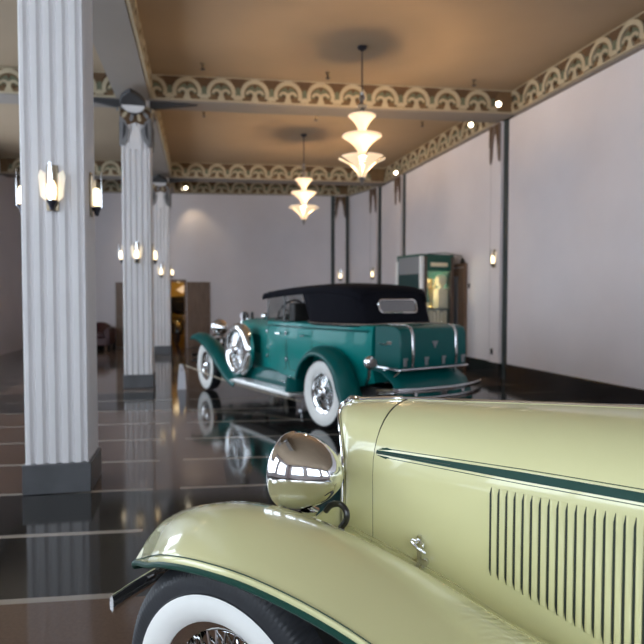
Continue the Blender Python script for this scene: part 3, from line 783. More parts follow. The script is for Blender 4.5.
# ---- generic side section: superellipse shoulder above a straight side
def sec_y(w, zt, z, rs, p=2.3):
    zc = zt - rs
    if z <= zc: return w
    s = min(1., (z-zc)/rs); return w*(1 - s**p)**(1/p)
def section(w, zt, rs, zb, nk=9, ns=4, p=2.3):
    """half section, from the bottom of the side up to the crown, as (y,z)"""
    zc = zt - rs; out = [(w*(1-.02*(1-i/ns)), zb + (zc-zb)*i/ns) for i in range(ns)]
    for i in range(nk+1):
        a = PI/2*i/nk; out.append((w*max(0, math.cos(a))**(2/p), zc + rs*math.sin(a)**(2/p)))
    return out
def full(half, x, sweep=0):
    """mirror a half section at station x; sweep moves the sides back"""
    w = max(a for a, b in half)
    L = [(x - sweep*(a/w)**1.5, a, b) for a, b in half]
    Rr = [(x - sweep*(a/w)**1.5, -a, b) for a, b in half[:-1]]
    return L + Rr[::-1]

# ================================================================== the cream-yellow car in front
YU = V((-.848, .53, 0)).normalized()
yc_ = thing('vintage_car', 'pale cream-yellow vintage car in the foreground, hood and chrome headlight visible', 'car', (.084, 2.34, 0), math.atan2(YU.y, YU.x))
def hw_(x):  # hood half width
    pts = [(.1, .25), (-.14, .262), (-.27, .28), (-.85, .36), (-1.56, .47), (-1.95, .60), (-2.3, .66), (-3.4, .66), (-3.8, .58)]
    for (a, va), (b, vb) in zip(pts, pts[1:]):
        if b <= x <= a: return va + (vb-va)*(x-a)/(b-a)
    return pts[-1][1] if x < pts[-1][0] else pts[0][1]
def zt_(x):
    pts = [(.1, 1.135), (0, 1.143), (-.06, 1.162), (-.256, 1.184), (-.777, 1.212), (-1.56, 1.25), (-4, 1.25)]
    for (a, va), (b, vb) in zip(pts, pts[1:]):
        if b <= x <= a: return va + (vb-va)*(x-a)/(b-a)
    return 1.25
RS = .21
def hood_y(x, z): return sec_y(hw_(x), zt_(x), z, RS)
# radiator shell
m = MB(); rows = []
for x, sw, ins in ((-.006, .143, .03), (-.004, .146, .012), (-.018, .146, .0), (-.06, .115, 0), (-.15, .055, 0), (-.264, .008, 0)):
    rows.append(full(section(hw_(x - sw*.7) - ins, zt_(x) - ins, RS, .50), x, sw))
m.grid(rows); m.build('radiator_shell', M['cream'], yc_, sharp=50)
m = MB(); e_ = full(section(hw_(-.1)-.006, zt_(-.01)-.005, RS, .50), -.002, .146); m.tube(e_, .006, 8); m.build('shell_edge', M['chrome'], yc_)
m = MB(); inn = full(section(hw_(-.1)-.035, zt_(0)-.04, RS, .50), -.03, .12)
mid_ = [(p[0]+.0, p[1]*.0, p[2]) for p in inn]; K = len(inn)//2
rows = []
for i in range(K+1):
    a_, b_ = V(inn[i]), V(inn[-1-i]); cpt = V((-.03, 0, a_.z)); rows.append([a_, cpt, b_])
m.grid(rows); gr = m.build('grille', M['black'], yc_)
m = MB()
for s in (-1, 1):
    for i in range(14):
        y = s*(.012 + i*.0155); zt = zt_(0)-.045 - (.17*(abs(y)/.23)**3); xx = -.022 - .12*(abs(y)/.24)**1.5
        m.box((xx, y, (.52+zt)/2), (.006, .007, zt-.52))
m.build('grille_bar', M['chrome'], gr, weld=False)
# hood
m = MB(); rows = [full(section(hw_(x), zt_(x), RS, .52), x, 0) for x in [-.274 - i*.05 for i in range(26)] + [-1.555]]
m.grid(rows); m.build('hood', M['cream'], yc_, sharp=50)
m = MB(); rows = [full(section(hw_(x)-.006, zt_(x)-.006, RS, .53), x, 0) for x in (-.20, -.27, -.6, -1.0, -1.56, -1.6)]
m.grid(rows); m.build('hood_ledge', M['groove'], yc_, sharp=50)
m = MB(); m.tube([(x, 0, zt_(x)+.003) for x in [-.25 - .1*i for i in range(14)]], .007, 8); m.build('hood_hinge', M['chrome'], yc_)
m = MB(); pr = [(.01, 0, 1.138), (-.02, 0, 1.155), (-.06, 0, 1.166), (-.12, 0, 1.174), (-.18, 0, 1.180), (-.25, 0, 1.189)]
m.tube(pr, [.006, .012, .010, .007, .009, .007], 10); m.lathe([(.0, -.01), (.028, -.008), (.030, .004), (.022, .012), (.0, .014)], (-.05, 0, 1.165), UP, 20); m.build('radiator_cap', M['chrome'], yc_)
# belt stripe on both hood sides
def side_strip(m, x0, x1, zfa, zfb, sg, off=.0025, n=24):
    rows = []
    for i in range(n+1):
        x = x0 + (x1-x0)*i/n; a, b = zfa(x), zfb(x)
        rows.append([(x, sg*(hood_y(x, a)+off*.2), a), (x, sg*(hood_y(x, a)+off), a+.001), (x, sg*(hood_y(x, (a+b)/2)+off), (a+b)/2), (x, sg*(hood_y(x, b)+off), b-.001), (x, sg*(hood_y(x, b)+off*.2), b)])
    m.grid(rows)
def zs(x): return 1.050 - .022*(x+.275)
def hs(x): return .0055 + .006*min(1, (-.275-x)/.5)
for sg in (1, -1):
    m = MB(); side_strip(m, -.282, -1.55, lambda x: zs(x)-hs(x), lambda x: zs(x)+hs(x), sg)
    m.prism([(-.345, zs(-.33)+.012), (-.32, zs(-.32)+.018), (-.285, zs(-.3)+.008)], (0, sg*(hood_y(-.31, 1.06)+.0015), 0), (1, 0, 0), UP, (0, sg, 0), .001)
    m.prism([(-.345, zs(-.33)-.012), (-.32, zs(-.32)-.018), (-.285, zs(-.3)-.008)], (0, sg*(hood_y(-.31, 1.04)+.0015), 0), (1, 0, 0), UP, (0, sg, 0), .001)
    for o_ in (.0075, -.0075):
        side_strip(m, -.30, -1.55, lambda x: zs(x)+o_+math.copysign(hs(x), o_)-.0010, lambda x: zs(x)+o_+math.copysign(hs(x), o_)+.0010, sg, .0012)
    m.build('belt_stripe', M['stripe'], yc_, weld=False)
    m = MB(); side_strip(m, -.28, -.55, lambda x: zs(x)-.0012, lambda x: zs(x)+.0012, sg, .0042); m.build('stripe_moulding', M['chromedull'], yc_)
# louvers
def louver(sg, x):
    zt = 1.016 + .03*(-x-.68)*.2; zb = max(.60, .76 + .28*(x+.68)); N = 14; m = MB()
    rows = []; rd = []
    for i in range(N+1):
        s = i/N; z = zb + (zt-zb)*s; f = min(1, s/.05, (1-s)/.04) ** .5 if 0 < s < 1 else 0
        w = hw_(x); y0 = hood_y(x, z)
        rows.append([(x-.002, sg*(y0+.0004), z), (x-.0035, sg*(y0+.0035*f+.0004), z), (x-.009, sg*(hood_y(x-.009, z)+.0033*f+.0003), z), (x-.0175, sg*(hood_y(x-.0175, z)+.0002), z)])
        rd.append([(x-.0022, sg*(y0+.0012), z), (x+.0045*f-.001, sg*(hood_y(x+.004, z)+.0012), z)])
    m.cur = 0; m.grid(rows); m.cur = 1; m.grid(rd)
    m.build('louver', [M['cream'], M['groove']], yc_, weld=False, sharp=50)
for i in range(25): louver(1, -.68 - .0232*i)
# hood latch
m = MB(); xl = -.452; yl = hood_y(xl, .78)
m.box((xl, yl+.006, .765), (.012, .010, .11)); m.lathe([(.0, 0), (.014, .0), (.016, .010), (.012, .018), (.0, .022)], (xl-.006, yl+.008, .792), (0, 1, 0), 16)
m.lathe([(.0, 0), (.010, .0), (.011, .010), (.0, .016)], (xl+.014, yl+.010, .800), (0, 1, 0), 14); m.tube([(xl-.028, yl+.022, .775), (xl+.0, yl+.024, .79), (xl+.02, yl+.022, .803)], [.006, .008, .005], 8)
m.lathe([(.0, 0), (.012, .0), (.012, .012), (.0, .018)], (xl-.022, yl+.008, .744), (0, 1, 0), 14)
m.build('hood_latch', M['chromedull'], yc_, weld=False)
# front fenders
ST = [  # x, inner (y,z), crown (y,z), outer (y,z)
    (.400, (.565, .665), (.63, .682), (.69, .664)),
    (.380, (.53, .70), (.625, .738), (.708, .688)),
    (.33, (.48, .76), (.62, .805), (.730, .712)),
    (.25, (.455, .80), (.64, .855), (.782, .752)),
    (.125, (.44, .825), (.67, .910), (.866, .818)),
    (0., (.43, .835), (.68, .940), (.928, .872)),
    (-.145, (.43, .828), (.68, .948), (.947, .896)),
    (-.32, (.43, .802), (.68, .930), (.952, .896)),
    (-.53, (.43, .755), (.68, .880), (.952, .862)),
    (-.73, (.425, .690), (.68, .808), (.952, .795)),
    (-1.0, (.43, .61), (.68, .695), (.952, .675)),
    (-1.4, (.45, .455), (.68, .51), (.95, .48)),
    (-1.8, (.45, .345), (.70, .365), (.95, .35))]
flat = crom([V((s[0], *s[1], *s[2], *s[3])) if False else s[1]+s[2]+s[3] for s in ST], 4) if False else None
def catm(vals, n):
    out = []; K = len(vals)
    for i in range(K-1):
        p0 = vals[max(i-1, 0)]; p1 = vals[i]; p2 = vals[i+1]; p3 = vals[min(i+2, K-1)]
        for k in range(n):
            t = k/n; out.append([.5*((2*b) + (c-a)*t + (2*a-5*b+4*c-d)*t*t + (3*b-a-3*c+d)*t**3) for a, b, c, d in zip(p0, p1, p2, p3)])
    out.append(list(vals[-1])); return out
FS = catm([[s[0], *s[1], *s[2], *s[3]] for s in ST], 5)
for sg in (1, -1):
    m = MB(); rows = []; lipL = []
    for (x, yi, zi, yc, zc, yo, zo) in FS:
        f = min(1., max(0, (.400-x)/.25))
        tt = min(1., max(0., (.16-x)/.20))
        inner2 = (max(hw_(x) - .012, 0) if x < -.16 else (yi - .05*f)*(1-tt) + (hw_(-.16)-.012)*tt, zi - .05 - (.03 if x > -.16 else 0)*f)
        pts = [(inner2[0], inner2[1] - .06*f), inner2, (yi - .012*f, zi - .012*f), (yi + .012*f, zi + .012*f)]
        for s in (.3, .65): a = PI/2*s; pts.append((yi + (yc-yi)*s, zi + .012*f + (zc-zi-.012*f)*math.sin(a)**1.35))
        pts.append((yc, zc))
        for s in (.3, .55, .78, .92): pts.append((yc + (yo-yc)*s, zo + (zc-zo)*(1 - s**2.2)))
        pts += [(yo, zo), (yo + .003, zo - .015*f)]
        rows.append([(x, sg*a, b) for a, b in pts]); lipL.append((x, sg*(yo+.004), zo - .017*f))
    m.grid(rows); m.cap(rows[0]); m.build('fender', M['cream'], yc_, sharp=60, solid=.008, off=0)
    nose = [(.392, sg*.50, .690), (.403, sg*.57, .655), (.406, sg*.63, .646)]
    m = MB(); m.tube(nose + lipL, .009, 8); m.build('fender_bead', M['stripe'], yc_)
    m = MB()
    side = [(x+.0, sg*(yo+.0045), zo + .010) for (x, yi, zi, yc, zc, yo, zo) in FS[3:]]
    m.tube(side, .0016, 6); m.build('pinstripe', M['stripe'], yc_)
for sg in (1, -1):
    m = MB(); m.prism([(sg*.22, .55), (sg*.22, .835), (sg*.30, .858), (sg*.40, .842), (sg*.45, .80), (sg*.45, .55)], (-.125, 0, 0), (0, 1, 0), UP, (-1, 0, 0), .008)
    m.build('radiator_apron', M['cream'], yc_)
# headlights
def headlight(parent, loc, R, dp, mm, stand, k=1.):
    pr = [(.0, .012), (R*.55, .010), (R*.9, .004), (R*.96, .0), (R, -.004), (R*1.02, -.016), (R*.985, -.026), (R*.99, -.030), (R*1.0, -.05), (R*.965, -.08), (R*.89, -.115), (R*.765, -.15), (R*.59, -.185), (R*.39, -.212), (R*.18, -.229), (.0, -.234)]
    pr = [(r, h*dp/.234) for r, h in pr]
    m = MB(); m.lathe(pr, loc, (1, 0, 0), 48); h = m.build('headlight', mm, parent, sharp=60)
    m = MB(); m.lathe([(.0, .022), (R*.5, .018), (R*.9, .006), (R*.9, .003), (.0, .003)], loc, (1, 0, 0), 32); m.build('headlight_lens', M['frost3'], h)
    m = MB(); L_ = V(loc)
    m.lathe([(.0, 0), (.035, 0), (.030, .015), (.022, .03), (.020, stand*.7), (.032, stand), (.0, stand)], L_ + V((-dp*.42, 0, -R*.98-stand)), UP, 20); m.build('headlight_stand', mm, h)
    return h
M['frost3'] = mat('headlight_glass', (.7, .72, .72), .1, 0, .6)
for sg in (1, -1):
    headlight(yc_, (-.035, sg*.425, .994), .123, .202, M['chrome'], .06)
    m = MB(); m.tube(crom([(-.165, sg*.40, .870), (-.19, sg*.405, .895), (-.225, sg*.41, .905), (-.25, sg*.415, .888), (-.252, sg*.42, .862), (-.235, sg*.425, .835)], 5), .010, 10); m.build('conduit', M['black'], yc_)
# wheels, bumper, chassis
wm = wheel_master(.405, .175, .235, .235, .322, yc_, True)
put_wheel(wm, yc_, (-.055, .71, .405), 0, False, True)
put_wheel(wm, yc_, (-.055, -.71, .405), 0, True)
put_wheel(wm, yc_, (-3.45, .72, .405)); put_wheel(wm, yc_, (-3.45, -.72, .405), 0, True)
m = MB(); m.tube([(-.055, -.66, .40), (-.055, .66, .40)], .03, 10); m.tube([(-3.45, -.66, .40), (-3.45, .66, .40)], .04, 10); m.build('axle', M['black'], yc_)
m = MB()
for sg in (-1, 1): m.box((-1.55, sg*.30, .44), (4.2, .06, .13))
for x in (.40, -.9, -2.4, -3.6): m.box((x, 0, .44), (.08, .56, .10))
m.build('chassis_frame', M['black'], yc_, weld=False)
m = MB()
for sg in (-1, 1): m.tube([(.50, sg*.30, .44), (.58, sg*.30, .44), (.63, sg*.30, .44)], .016, 8)
rows = []
for i in range(17):
    y = -.62 + 1.24*i/16; x = .66 - .05*(abs(y)/.62)**3
    rows.append([(x, y, .415), (x+.012, y, .43), (x+.012, y, .465), (x, y, .48), (x-.008, y, .465), (x-.008, y, .43)])
m.grid(rows, cv=True); m.cap(rows[0]); m.cap(rows[-1]); m.build('bumper', M['chrome'], yc_, weld=False)
m = MB(); rows = [full(section(hw_(x), zt_(x), .21 - .10*min(1, max(0, (-1.56-x)/.5)), .44), x, 0) for x in (-1.562, -1.7, -1.85, -2.05, -2.3, -2.8, -3.4, -3.7)]
rows.append(full(section(.50, 1.12, .1, .5), -3.86, 0)); rows.append(full(section(.40, .95, .08, .55), -3.92, 0))
m.grid(rows); m.cap(rows[-1]); m.build('body', M['cream'], yc_, sharp=45)
for sg in (-1, 1):
    m = MB(); m.box((-2.35, sg*.80, .345), (1.12, .26, .03)); m.build('running_board', M['black'], yc_, bevel=.006)
    fender(yc_, [(-2.86, .345), (-2.93, .60), (-3.12, .84), (-3.45, .95), (-3.80, .83), (-4.0, .52)], .15, sg*.72, .07, M['cream'], 'fender')
m = MB(); m.box((-2.75, 0, 1.262), (.50, .98, .03)); m.box((-3.0, 0, 1.36), (.10, .98, .22)); m.build('seat', M['upholst'], yc_, bevel=.02)
wf = MB(); wf.tube([(-1.98, -.52, 1.235), (-2.10, -.52, 1.60), (-2.10, .52, 1.60), (-1.98, .52, 1.235)], .014, 8); wfo = wf.build('windshield_frame', M['chrome'], yc_)
m = MB(); m.prism([(-.51, 0), (.51, 0), (.51, .37), (-.51, .37)], (-1.985, 0, 1.235), (0, 1, 0), V((-.12, 0, .365)).normalized(), V((1, 0, .33)).normalized(), .006); m.build('glass', M['carglass'], wfo)

# ================================================================== the teal phaeton
GU = V((-.548, .836, 0)).normalized()
gx = thing('vintage_touring_car', 'teal vintage touring car with black canvas top, whitewall tires and rear trunk', 'car', (.66, 7.66, 0), math.atan2(GU.y, GU.x))
WB = 3.64
def interp(pts, x):
    for (a, va), (b, vb) in zip(pts, pts[1:]):
        if a <= x <= b: return va + (vb-va)*(x-a)/(b-a)
    return pts[0][1] if x < pts[0][0] else pts[-1][1]
bw = [(-.70, .44), (-.6, .54), (-.4, .60), (0, .655), (.6, .68), (1.3, .67), (1.75, .62)]
# body tub: the section bulges between sill and belt
def gbody(x, zb, zt=1.25):
    w = interp(bw, x); return [(w*.90, zb), (w*.955, zb+.12), (w*.985, zb+.30), (w, .88), (w*.995, 1.05), (w*.975, 1.17), (w*.955, zt-.012), (w*.93, zt), (w*.5, zt+.004), (0, zt+.006)]
m = MB(); rows = [full(gbody(x, .46 + .16*max(0, -(x+.2))/.5), x) for x in (-.62, -.55, -.42, -.2, .1, .4, .7, 1.0, 1.3, 1.55, 1.75)]
m.grid(rows); m.cap(rows[0]); m.cap(rows[-1]); body = m.build('body', M['teal'], gx, sharp=40)
# cowl and hood
hwid = [(1.75, .60), (2.2, .50), (2.8, .40), (3.4, .31), (3.5, .30)]
m = MB(); rows = [full(section(interp(hwid, x), 1.255 - .035*(x-1.75)/1.7 + (.02 if x < 1.9 else 0), .16, .50), x) for x in (1.752, 1.85, 2.0, 2.2, 2.5, 2.8, 3.1, 3.36)]
m.grid(rows); m.build('hood', M['teal'], gx, sharp=45)
for sg in (-1, 1):
    m = MB()
    for i in range(24):
        x = 2.15 + i*.046; m.prism([(0, .74), (.018, .74), (.018, 1.02), (0, 1.02)], (x, sg*(interp(hwid, x)-.002), 0), (1, 0, 0), UP, (0, sg, 0), .010)
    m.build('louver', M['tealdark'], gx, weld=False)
m = MB(); rows = [full(section(.30 - a, 1.215 - a, .15, .48), x) for x, a in ((3.36, -.012), (3.46, -.012), (3.50, .0), (3.50, .03), (3.47, .035))]
m.grid(rows); m.build('radiator_shell', M['chrome'], gx, sharp=40)
m = MB(); r0 = full(section(.27, 1.185, .14, .48), 3.468); m.cap(r0)
for i in range(18): m.box((3.475, -.24+i*.0282, .80), (.006, .006, .62))
m.build('grille', M['steel'], gx, weld=False)
m = MB(); m.lathe([(.0, 0), (.035, 0), (.03, .03), (.02, .05), (.028, .075), (.02, .11), (.0, .13)], (3.44, 0, 1.22), UP, 18); m.build('radiator_cap', M['black'], gx)
m = MB(); m.tube([(1.76, 0, 1.285), (3.38, 0, 1.228)], .008, 8); m.build('hood_hinge', M['chrome'], gx)
# beltline, doors
for sg in (-1, 1):
    m = MB(); m.tube([(x, sg*(interp(bw, x)*.975+.006), 1.19) for x in (-.58, -.4, -.2, .1, .4, .7, 1.0, 1.3, 1.55, 1.75)], .012, 8); m.build('belt_moulding', M['tealdark'], gx)
    for (x0, x1) in ((.42, 1.05), (1.09, 1.68)):
        m = MB(); path = [(x0, sg*interp(bw, x0)*.975, 1.16), (x0, sg*(interp(bw, x0)+.001), .9), (x0, sg*interp(bw, x0)*.985, .76), (x0+.04, sg*interp(bw, x0)*.958, .60), (x1-.04, sg*interp(bw, x1)*.958, .60), (x1, sg*interp(bw, x1)*.985, .76), (x1, sg*(interp(bw, x1)+.001), .9), (x1, sg*interp(bw, x1)*.975, 1.16)]
        m.tube(path, .005, 6); dr = m.build('door', M['groove'], gx)
        m = MB(); hx = x0+.09
        m.tube([(hx, sg*(interp(bw, hx)-.005), 1.09), (hx, sg*(interp(bw, hx)+.045), 1.09), (hx+.10, sg*(interp(bw, hx)+.05), 1.085)], .010, 8); m.build('door_handle', M['chrome'], dr)
        for z in (1.10, .74):
            m = MB(); m.box((x1+.01, sg*(interp(bw, x1)+.008), z), (.035, .02, .05)); m.build('hinge', M['chromedull'], dr, bevel=.004)
# running boards, splash aprons
for sg in (-1, 1):
    m = MB(); m.box((1.42, sg*.80, .335), (1.78, .30, .035)); rb = m.build('running_board', M['alu'], gx, bevel=.008)
    m = MB()
    for i in range(8): m.box((1.42, sg*(.69+i*.03), .356), (1.7, .012, .008))
    m.build('tread_strip', M['chrome'], rb, weld=False)
    m = MB(); m.grid([[(x, sg*.66, .34), (x, sg*.64, .42), (x, sg*.615, .50), (x, sg*.60, .56)] for x in (.45, 1.2, 2.0, 2.6)]); m.build('splash_apron', M['tealdark'], gx, solid=.01)
    m = MB(); m.box((1.0, sg*.70, .44), (.42, .06, .012)); m.box((1.0, sg*.665, .50), (.06, .02, .03)); m.build('step_plate', M['chrome'], gx, bevel=.003)
# fenders
def gtaper(s): return min(1., .62 + s*3.2)
for sg in (-1, 1):
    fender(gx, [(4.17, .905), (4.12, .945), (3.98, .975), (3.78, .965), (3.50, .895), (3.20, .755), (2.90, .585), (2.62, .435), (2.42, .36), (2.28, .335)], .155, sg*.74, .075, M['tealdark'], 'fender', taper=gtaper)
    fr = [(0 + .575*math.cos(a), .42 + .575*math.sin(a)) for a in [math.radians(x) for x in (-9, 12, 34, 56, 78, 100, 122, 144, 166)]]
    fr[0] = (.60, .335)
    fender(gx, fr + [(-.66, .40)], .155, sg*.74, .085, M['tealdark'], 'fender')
# wheels
gm = wheel_master(.42, .17, .245, .245, .392, gx, False)
put_wheel(gm, gx, (0, .72, .42), 0, False, True); put_wheel(gm, gx, (0, -.72, .42), 0, True)
put_wheel(gm, gx, (WB, .72, .42), -.05); put_wheel(gm, gx, (WB, -.72, .42), -.05, True)
def spare(sg):
    m = MB(); m.lathe([(.0, -.085), (.34, -.085)] + [(.345 + .078*math.cos(A), .088*math.sin(A)) for A in [math.radians(-75 + 15*i) for i in range(17)]] + [(.295, .045), (.285, .01), (.28, -.03), (.0, -.035)], (2.46, sg*.715, .775), (0, sg, 0), 64)
    s_ = m.build('spare_wheel_cover', M['chrome'], gx, sharp=50)
    m = MB()
    for k in range(24):
        a = 2*PI*k/24; b = a + .3
        m.tube([(2.46 + .06*math.cos(a), sg*.795, .775 + .06*math.sin(a)), (2.46 + .29*math.cos(b), sg*.74, .775 + .29*math.sin(b))], .007, 5)
    m.lathe([(.0, .0), (.085, .0), (.085, .05), (.05, .08), (.0, .085)], (2.46, sg*.74, .775), (0, sg, 0), 28); m.build('wire_spokes', M['chrome'], s_, weld=False)
    m = MB(); m.lathe([(.0, 0), (.045, 0), (.07, .01), (.072, .02), (.0, .022)], (2.40, sg*.66, 1.30), (-1, sg*.2, .1), 24); m.tube([(2.44, sg*.69, 1.19), (2.41, sg*.66, 1.30)], .010, 8); m.build('side_mirror', M['chrome'], gx)
spare(1); spare(-1)
for sg in (-1, 1):
    headlight(gx, (4.10, sg*.34, 1.055), .150, .27, M['chrome'], .14)
    m = MB(); m.lathe([(.0, .0), (.05, .005), (.055, .03), (.04, .08), (.0, .10)], (1.98, sg*.53, 1.31), (-1, 0, 0), 18); m.tube([(1.94, sg*.53, 1.255), (1.94, sg*.53, 1.27)], .012, 8); m.build('cowl_lamp', M['chrome'], gx)
m = MB(); m.tube([(3.98, -.52, .93), (3.98, 0, .88), (3.98, .52, .93)], .016, 8); m.build('headlight_bar', M['chrome'], gx)
# chassis
m = MB()
for sg in (-1, 1): m.box((1.55, sg*.36, .46), (4.6, .07, .14))
for x in (3.8, 2.3, .8, -.7): m.box((x, 0, .46), (.08, .66, .10))
m.build('chassis_frame', M['black'], gx, weld=False)
m = MB(); m.tube([(0, -.64, .42), (0, .64, .42)], .045, 10); m.tube([(WB, -.64, .40), (WB, .64, .40)], .035, 10); m.ball((0, 0, .42), .16, 16); m.build('axle', M['black'], gx, weld=False)
def bumper(x0, zs_, bow, name='bumper'):
    s = 1 if x0 > 0 else -1
    for z in zs_:
        m = MB(); rows = []
        for i in range(25):
            y = -.80 + 1.6*i/24; x = x0 + s*bow*(1 - (abs(y)/.8)**2.2)
            rows.append([(x-.012, y, z-.028), (x+s*.012, y, z-.024), (x+s*.018, y, z), (x+s*.012, y, z+.024), (x-.012, y, z+.028)])
        m.grid(rows, cv=True); m.cap(rows[0]); m.cap(rows[-1]); m.build('bumper', M['chrome'], gx)
    m = MB()
    for sg in (-1, 1): m.tube([(x0 + s*bow*.7, sg*.36, sum(zs_)/len(zs_)), (x0 - s*.25, sg*.36, .46)], .02, 8)
    m.box((x0 + s*bow*.98, 0, sum(zs_)/len(zs_)), (.03, .09, abs(zs_[0]-zs_[-1])+.07)); m.build('bumper_bracket', M['chromedull'], gx, weld=False)
bumper(-1.06, (.575, .475), .20); bumper(4.25, (.56, .46), .12)
# tail: apron, trunk, lamp
m = MB(); rows = []
for x, z in ((-.60, .80), (-.85, .77), (-1.05, .66), (-1.14, .50), (-1.15, .40)):
    rows.append([(x, y, z - .02*abs(y)/.5) for y in (-.56, -.4, -.2, 0, .2, .4, .56)])
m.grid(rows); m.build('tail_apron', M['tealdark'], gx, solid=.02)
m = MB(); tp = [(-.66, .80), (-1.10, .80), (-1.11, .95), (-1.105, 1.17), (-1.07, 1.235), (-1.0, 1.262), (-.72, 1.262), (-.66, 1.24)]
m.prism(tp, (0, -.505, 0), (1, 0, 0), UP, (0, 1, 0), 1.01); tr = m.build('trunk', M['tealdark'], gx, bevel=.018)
for y in (-.33, .33):
    m = MB(); path = [(-.67, y, 1.262), (-.72, y, 1.272), (-1.0, y, 1.272), (-1.072, y, 1.245), (-1.113, y, 1.17), (-1.12, y, .95), (-1.11, y, .80)]
    rows = [[V(p) + V((0, -.018, 0)), V(p) + V((0, .018, 0))] for p in path]; m.grid(rows); m.build('strap', M['chromedull'], tr, solid=.008)
for y in (-.44, -.13, .13, .44):
    m = MB(); m.box((-1.115, y, .87), (.015, .04, .09)); m.box((-1.122, y, .905), (.012, .06, .025)); m.build('clasp', M['steel'], tr, bevel=.003)
m = MB(); m.tube([(-.68, .512, .79), (-1.12, .512, .79), (-1.12, -.512, .79), (-.68, -.512, .79)], .014, 8); m.build('rail', M['chromedull'], tr)
m = MB(); m.prism([(-.045, .03), (.045, .03), (.0, -.05)], (-1.108, 0, 1.06), (0, 1, 0), UP, (-1, 0, 0), .008); m.build('badge', M['steel'], tr)
m = MB(); m.tube([(-.75, .512, 1.07), (-.79, .515, 1.05), (-.84, .515, 1.06), (-.88, .515, 1.045)], .009, 8); m.box((-.93, .510, 1.075), (.08, .012, .035)); m.build('trunk_handle', M['chrome'], tr, weld=False)
for sg in (-1, 1):
    m = MB(); m.tube([(-.80, sg*.48, .78), (-.95, sg*.50, .66), (-1.0, sg*.40, .78)], .013, 8); m.build('trunk_bracket', M['chromedull'], gx)
    m = MB(); m.lathe([(.0, .02), (.04, .018), (.075, .0), (.083, -.02), (.08, -.05), (.06, -.09), (.03, -.115), (.0, -.12)], (-.86, sg*.69, .86), (-1, 0, 0), 28); tl = m.build('tail_lamp', M['chrome'], gx)
    m = MB(); m.lathe([(.0, .028), (.03, .026), (.05, .018), (.05, .012), (.0, .012)], (-.86, sg*.69, .86), (-1, 0, 0), 24); m.build('lens', M['redlens'], tl)
    m = MB(); m.tube([(-.80, sg*.69, .79), (-.78, sg*.68, .70), (-.62, sg*.60, .58)], .018, 8); m.build('lamp_bracket', M['chrome'], tl)
# cabin: seats, wheel, windshield
for x, h in ((.22, .30), (1.12, .26)):
    m = MB(); m.box((x, 0, 1.25 + h/2), (.16, 1.12, h)); m.box((x+.28, 0, 1.262), (.5, 1.1, .05)); m.build('seat', M['upholst'], gx, bevel=.03, weld=False)
m = MB(); R_ = Matrix.Rotation(-.5, 3, 'Y'); o_ = V((1.50, .34, 1.36))
m.tube([o_ + R_ @ V((0, .21*math.cos(a), .21*math.sin(a))) for a in [2*PI*k/32 for k in range(32)]], .012, 8, closed=True)
for a in (.5, PI/2+.9, PI+.9, 2*PI-.4): m.tube([o_, o_ + R_ @ V((0, .205*math.cos(a), .205*math.sin(a)))], .008, 6)
m.tube([o_, (1.80, .34, 1.22)], .018, 8); m.build('steering_wheel', M['black'], gx, weld=False)
m = MB(); m.tube([(1.80, .575, 1.25), (1.74, .575, 1.665), (1.74, -.575, 1.665), (1.80, -.575, 1.25)], .014, 8); wf = m.build('windshield_frame', M['black'], gx)
m = MB(); m.prism([(-.56, 0), (.56, 0), (.56, .41), (-.56, .41)], (1.795, 0, 1.25), (0, 1, 0), V((-.06, 0, .37)).normalized(), V((1, 0, .16)).normalized(), .005); m.build('glass', M['carglass'], wf)
for sg in (-1, 1):
    m = MB(); m.tube([(1.22, sg*.62, 1.25), (1.22, sg*.60, 1.69)], .012, 8); m.build('side_post', M['black'], gx)
# canvas top
def topz(x): return interp([(-.41, 1.645), (-.32, 1.71), (-.15, 1.745), (.25, 1.765), (.7, 1.755), (1.2, 1.735), (1.6, 1.71), (1.86, 1.685)], x)
m = MB(); rows = []
for x in (-.42, -.39, -.32, -.2, .0, .25, .5, .8, 1.1, 1.4, 1.65, 1.82, 1.86):
    zt = topz(x); w = interp([(-.42, .50), (-.32, .57), (-.15, .615), (.5, .635), (1.86, .615)], x)
    hem = .03
    L_ = [(w+.004, zt-.10-hem), (w+.002, zt-.075), (w*.97, zt-.045), (w*.80, zt-.018), (w*.45, zt-.004), (0, zt)]
    rows.append(full(L_, x))
m.grid(rows); top = m.build('canvas_top', M['canvas'], gx, sharp=60, solid=.012)
m = MB(); pl = []     # quarter and rear curtain, in plan from the left front edge round the back
def plan(k, top_):
    w = .615 if top_ else .655
    xb = -.39 if top_ else -.515
    wb = .46 if top_ else .47
    pts = [(.74 if top_ else .42, w+.012 if top_ else w+.02), (.25, w+.01 if top_ else w+.008), (-.05, w-.002 if top_ else .645), (-.28, w-.05 if top_ else .605), (-.34 if top_ else -.44, .50 if top_ else .555), (xb, .38 if top_ else .46), (xb-.005, .2), (xb-.008, 0)]
    full_ = pts + [(x, -y) for x, y in pts[:-1]][::-1]
    return full_
P0_ = crom([(x, y, 0) for x, y in plan(0, False)], 3); P1_ = crom([(x, y, 0) for x, y in plan(0, True)], 3); rows = []
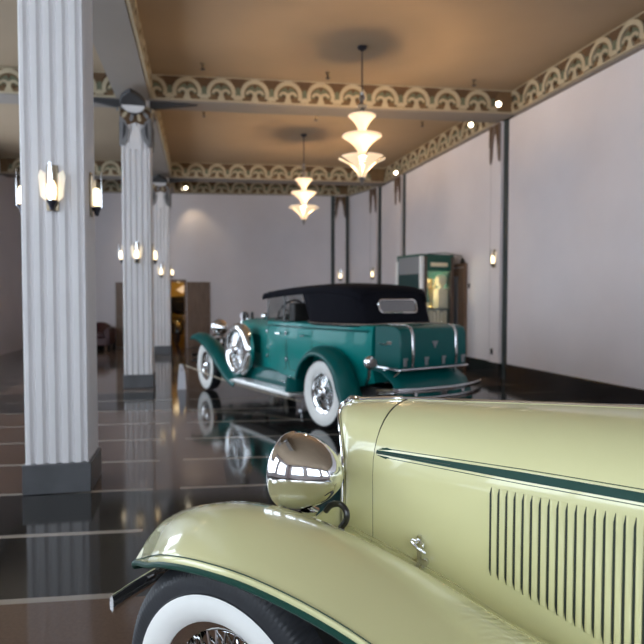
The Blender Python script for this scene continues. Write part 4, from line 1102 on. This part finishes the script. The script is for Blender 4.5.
for a_, b_ in zip(P0_, P1_):
    rows.append([(a_.x + (b_.x-a_.x)*s, a_.y + (b_.y-a_.y)*s, 1.235 + (1.69-1.235)*s) for s in (0, .2, .4, .6, .8, 1.)])
m.grid(rows); cur = m.build('rear_curtain', M['canvas'], top, sharp=60, solid=.012)
m = MB()
for i, p in enumerate(P0_):
    if i < len(P0_)-1:
        q = P0_[i+1]
        for s in (0, .5): c_ = p.lerp(q, s); m.ball((c_.x*1.012-.006, c_.y*1.035, 1.262), .015, 8)
m.build('stud', M['chrome'], cur, weld=False)
sl = V((.115, 0, .425)).normalized(); nn = V((-sl.z, 0, sl.x)); o_ = V((-.522, 0, 1.235)) + sl*.135 + nn*.010
def rr(w, h, r, n=5):
    out = []
    for cx, cy, a0 in ((w-r, h-r, 0), (-w+r, h-r, 90), (-w+r, -h+r, 180), (w-r, -h+r, 270)):
        for i in range(n+1): a = math.radians(a0 + 90*i/n); out.append((cx + r*math.cos(a), cy + r*math.sin(a)))
    return out
o2 = o_ + sl*.11
m = MB(); m.tube([o2 + V((0, 1, 0))*a + sl*b + nn*.006 for a, b in rr(.29, .08, .05)], .012, 8, closed=True); wf = m.build('rear_window_frame', M['chrome'], cur)
m = MB(); m.prism(rr(.29, .08, .05), o2, (0, 1, 0), sl, nn, .006); m.build('glass', M['rearglass'], wf)

# ------------------------------------------------------------------ daylight, camera
w = bpy.data.worlds.new('sky'); S.world = w; w.use_nodes = True
bg = w.node_tree.nodes['Background']; bg.inputs['Color'].default_value = (.80, .88, 1., 1); bg.inputs['Strength'].default_value = 7.2

cam = bpy.data.cameras.new('camera'); co = bpy.data.objects.new('camera', cam); C.objects.link(co)
co.location = (0, 0, 1.55); co.rotation_euler = (math.radians(90 - 2.1), 0, 0)
cam.sensor_width = 36; cam.sensor_fit = 'HORIZONTAL'; cam.lens = 36*600/644
cam.clip_start = .05; cam.clip_end = 100
cam.dof.use_dof = True; cam.dof.focus_distance = 1.8; cam.dof.aperture_fstop = 3.4
S.camera = co
vs = S.view_settings
vs.view_transform = 'Standard'; vs.look = 'None'; vs.gamma = 1; vs.use_curve_mapping = False; vs.exposure = .15
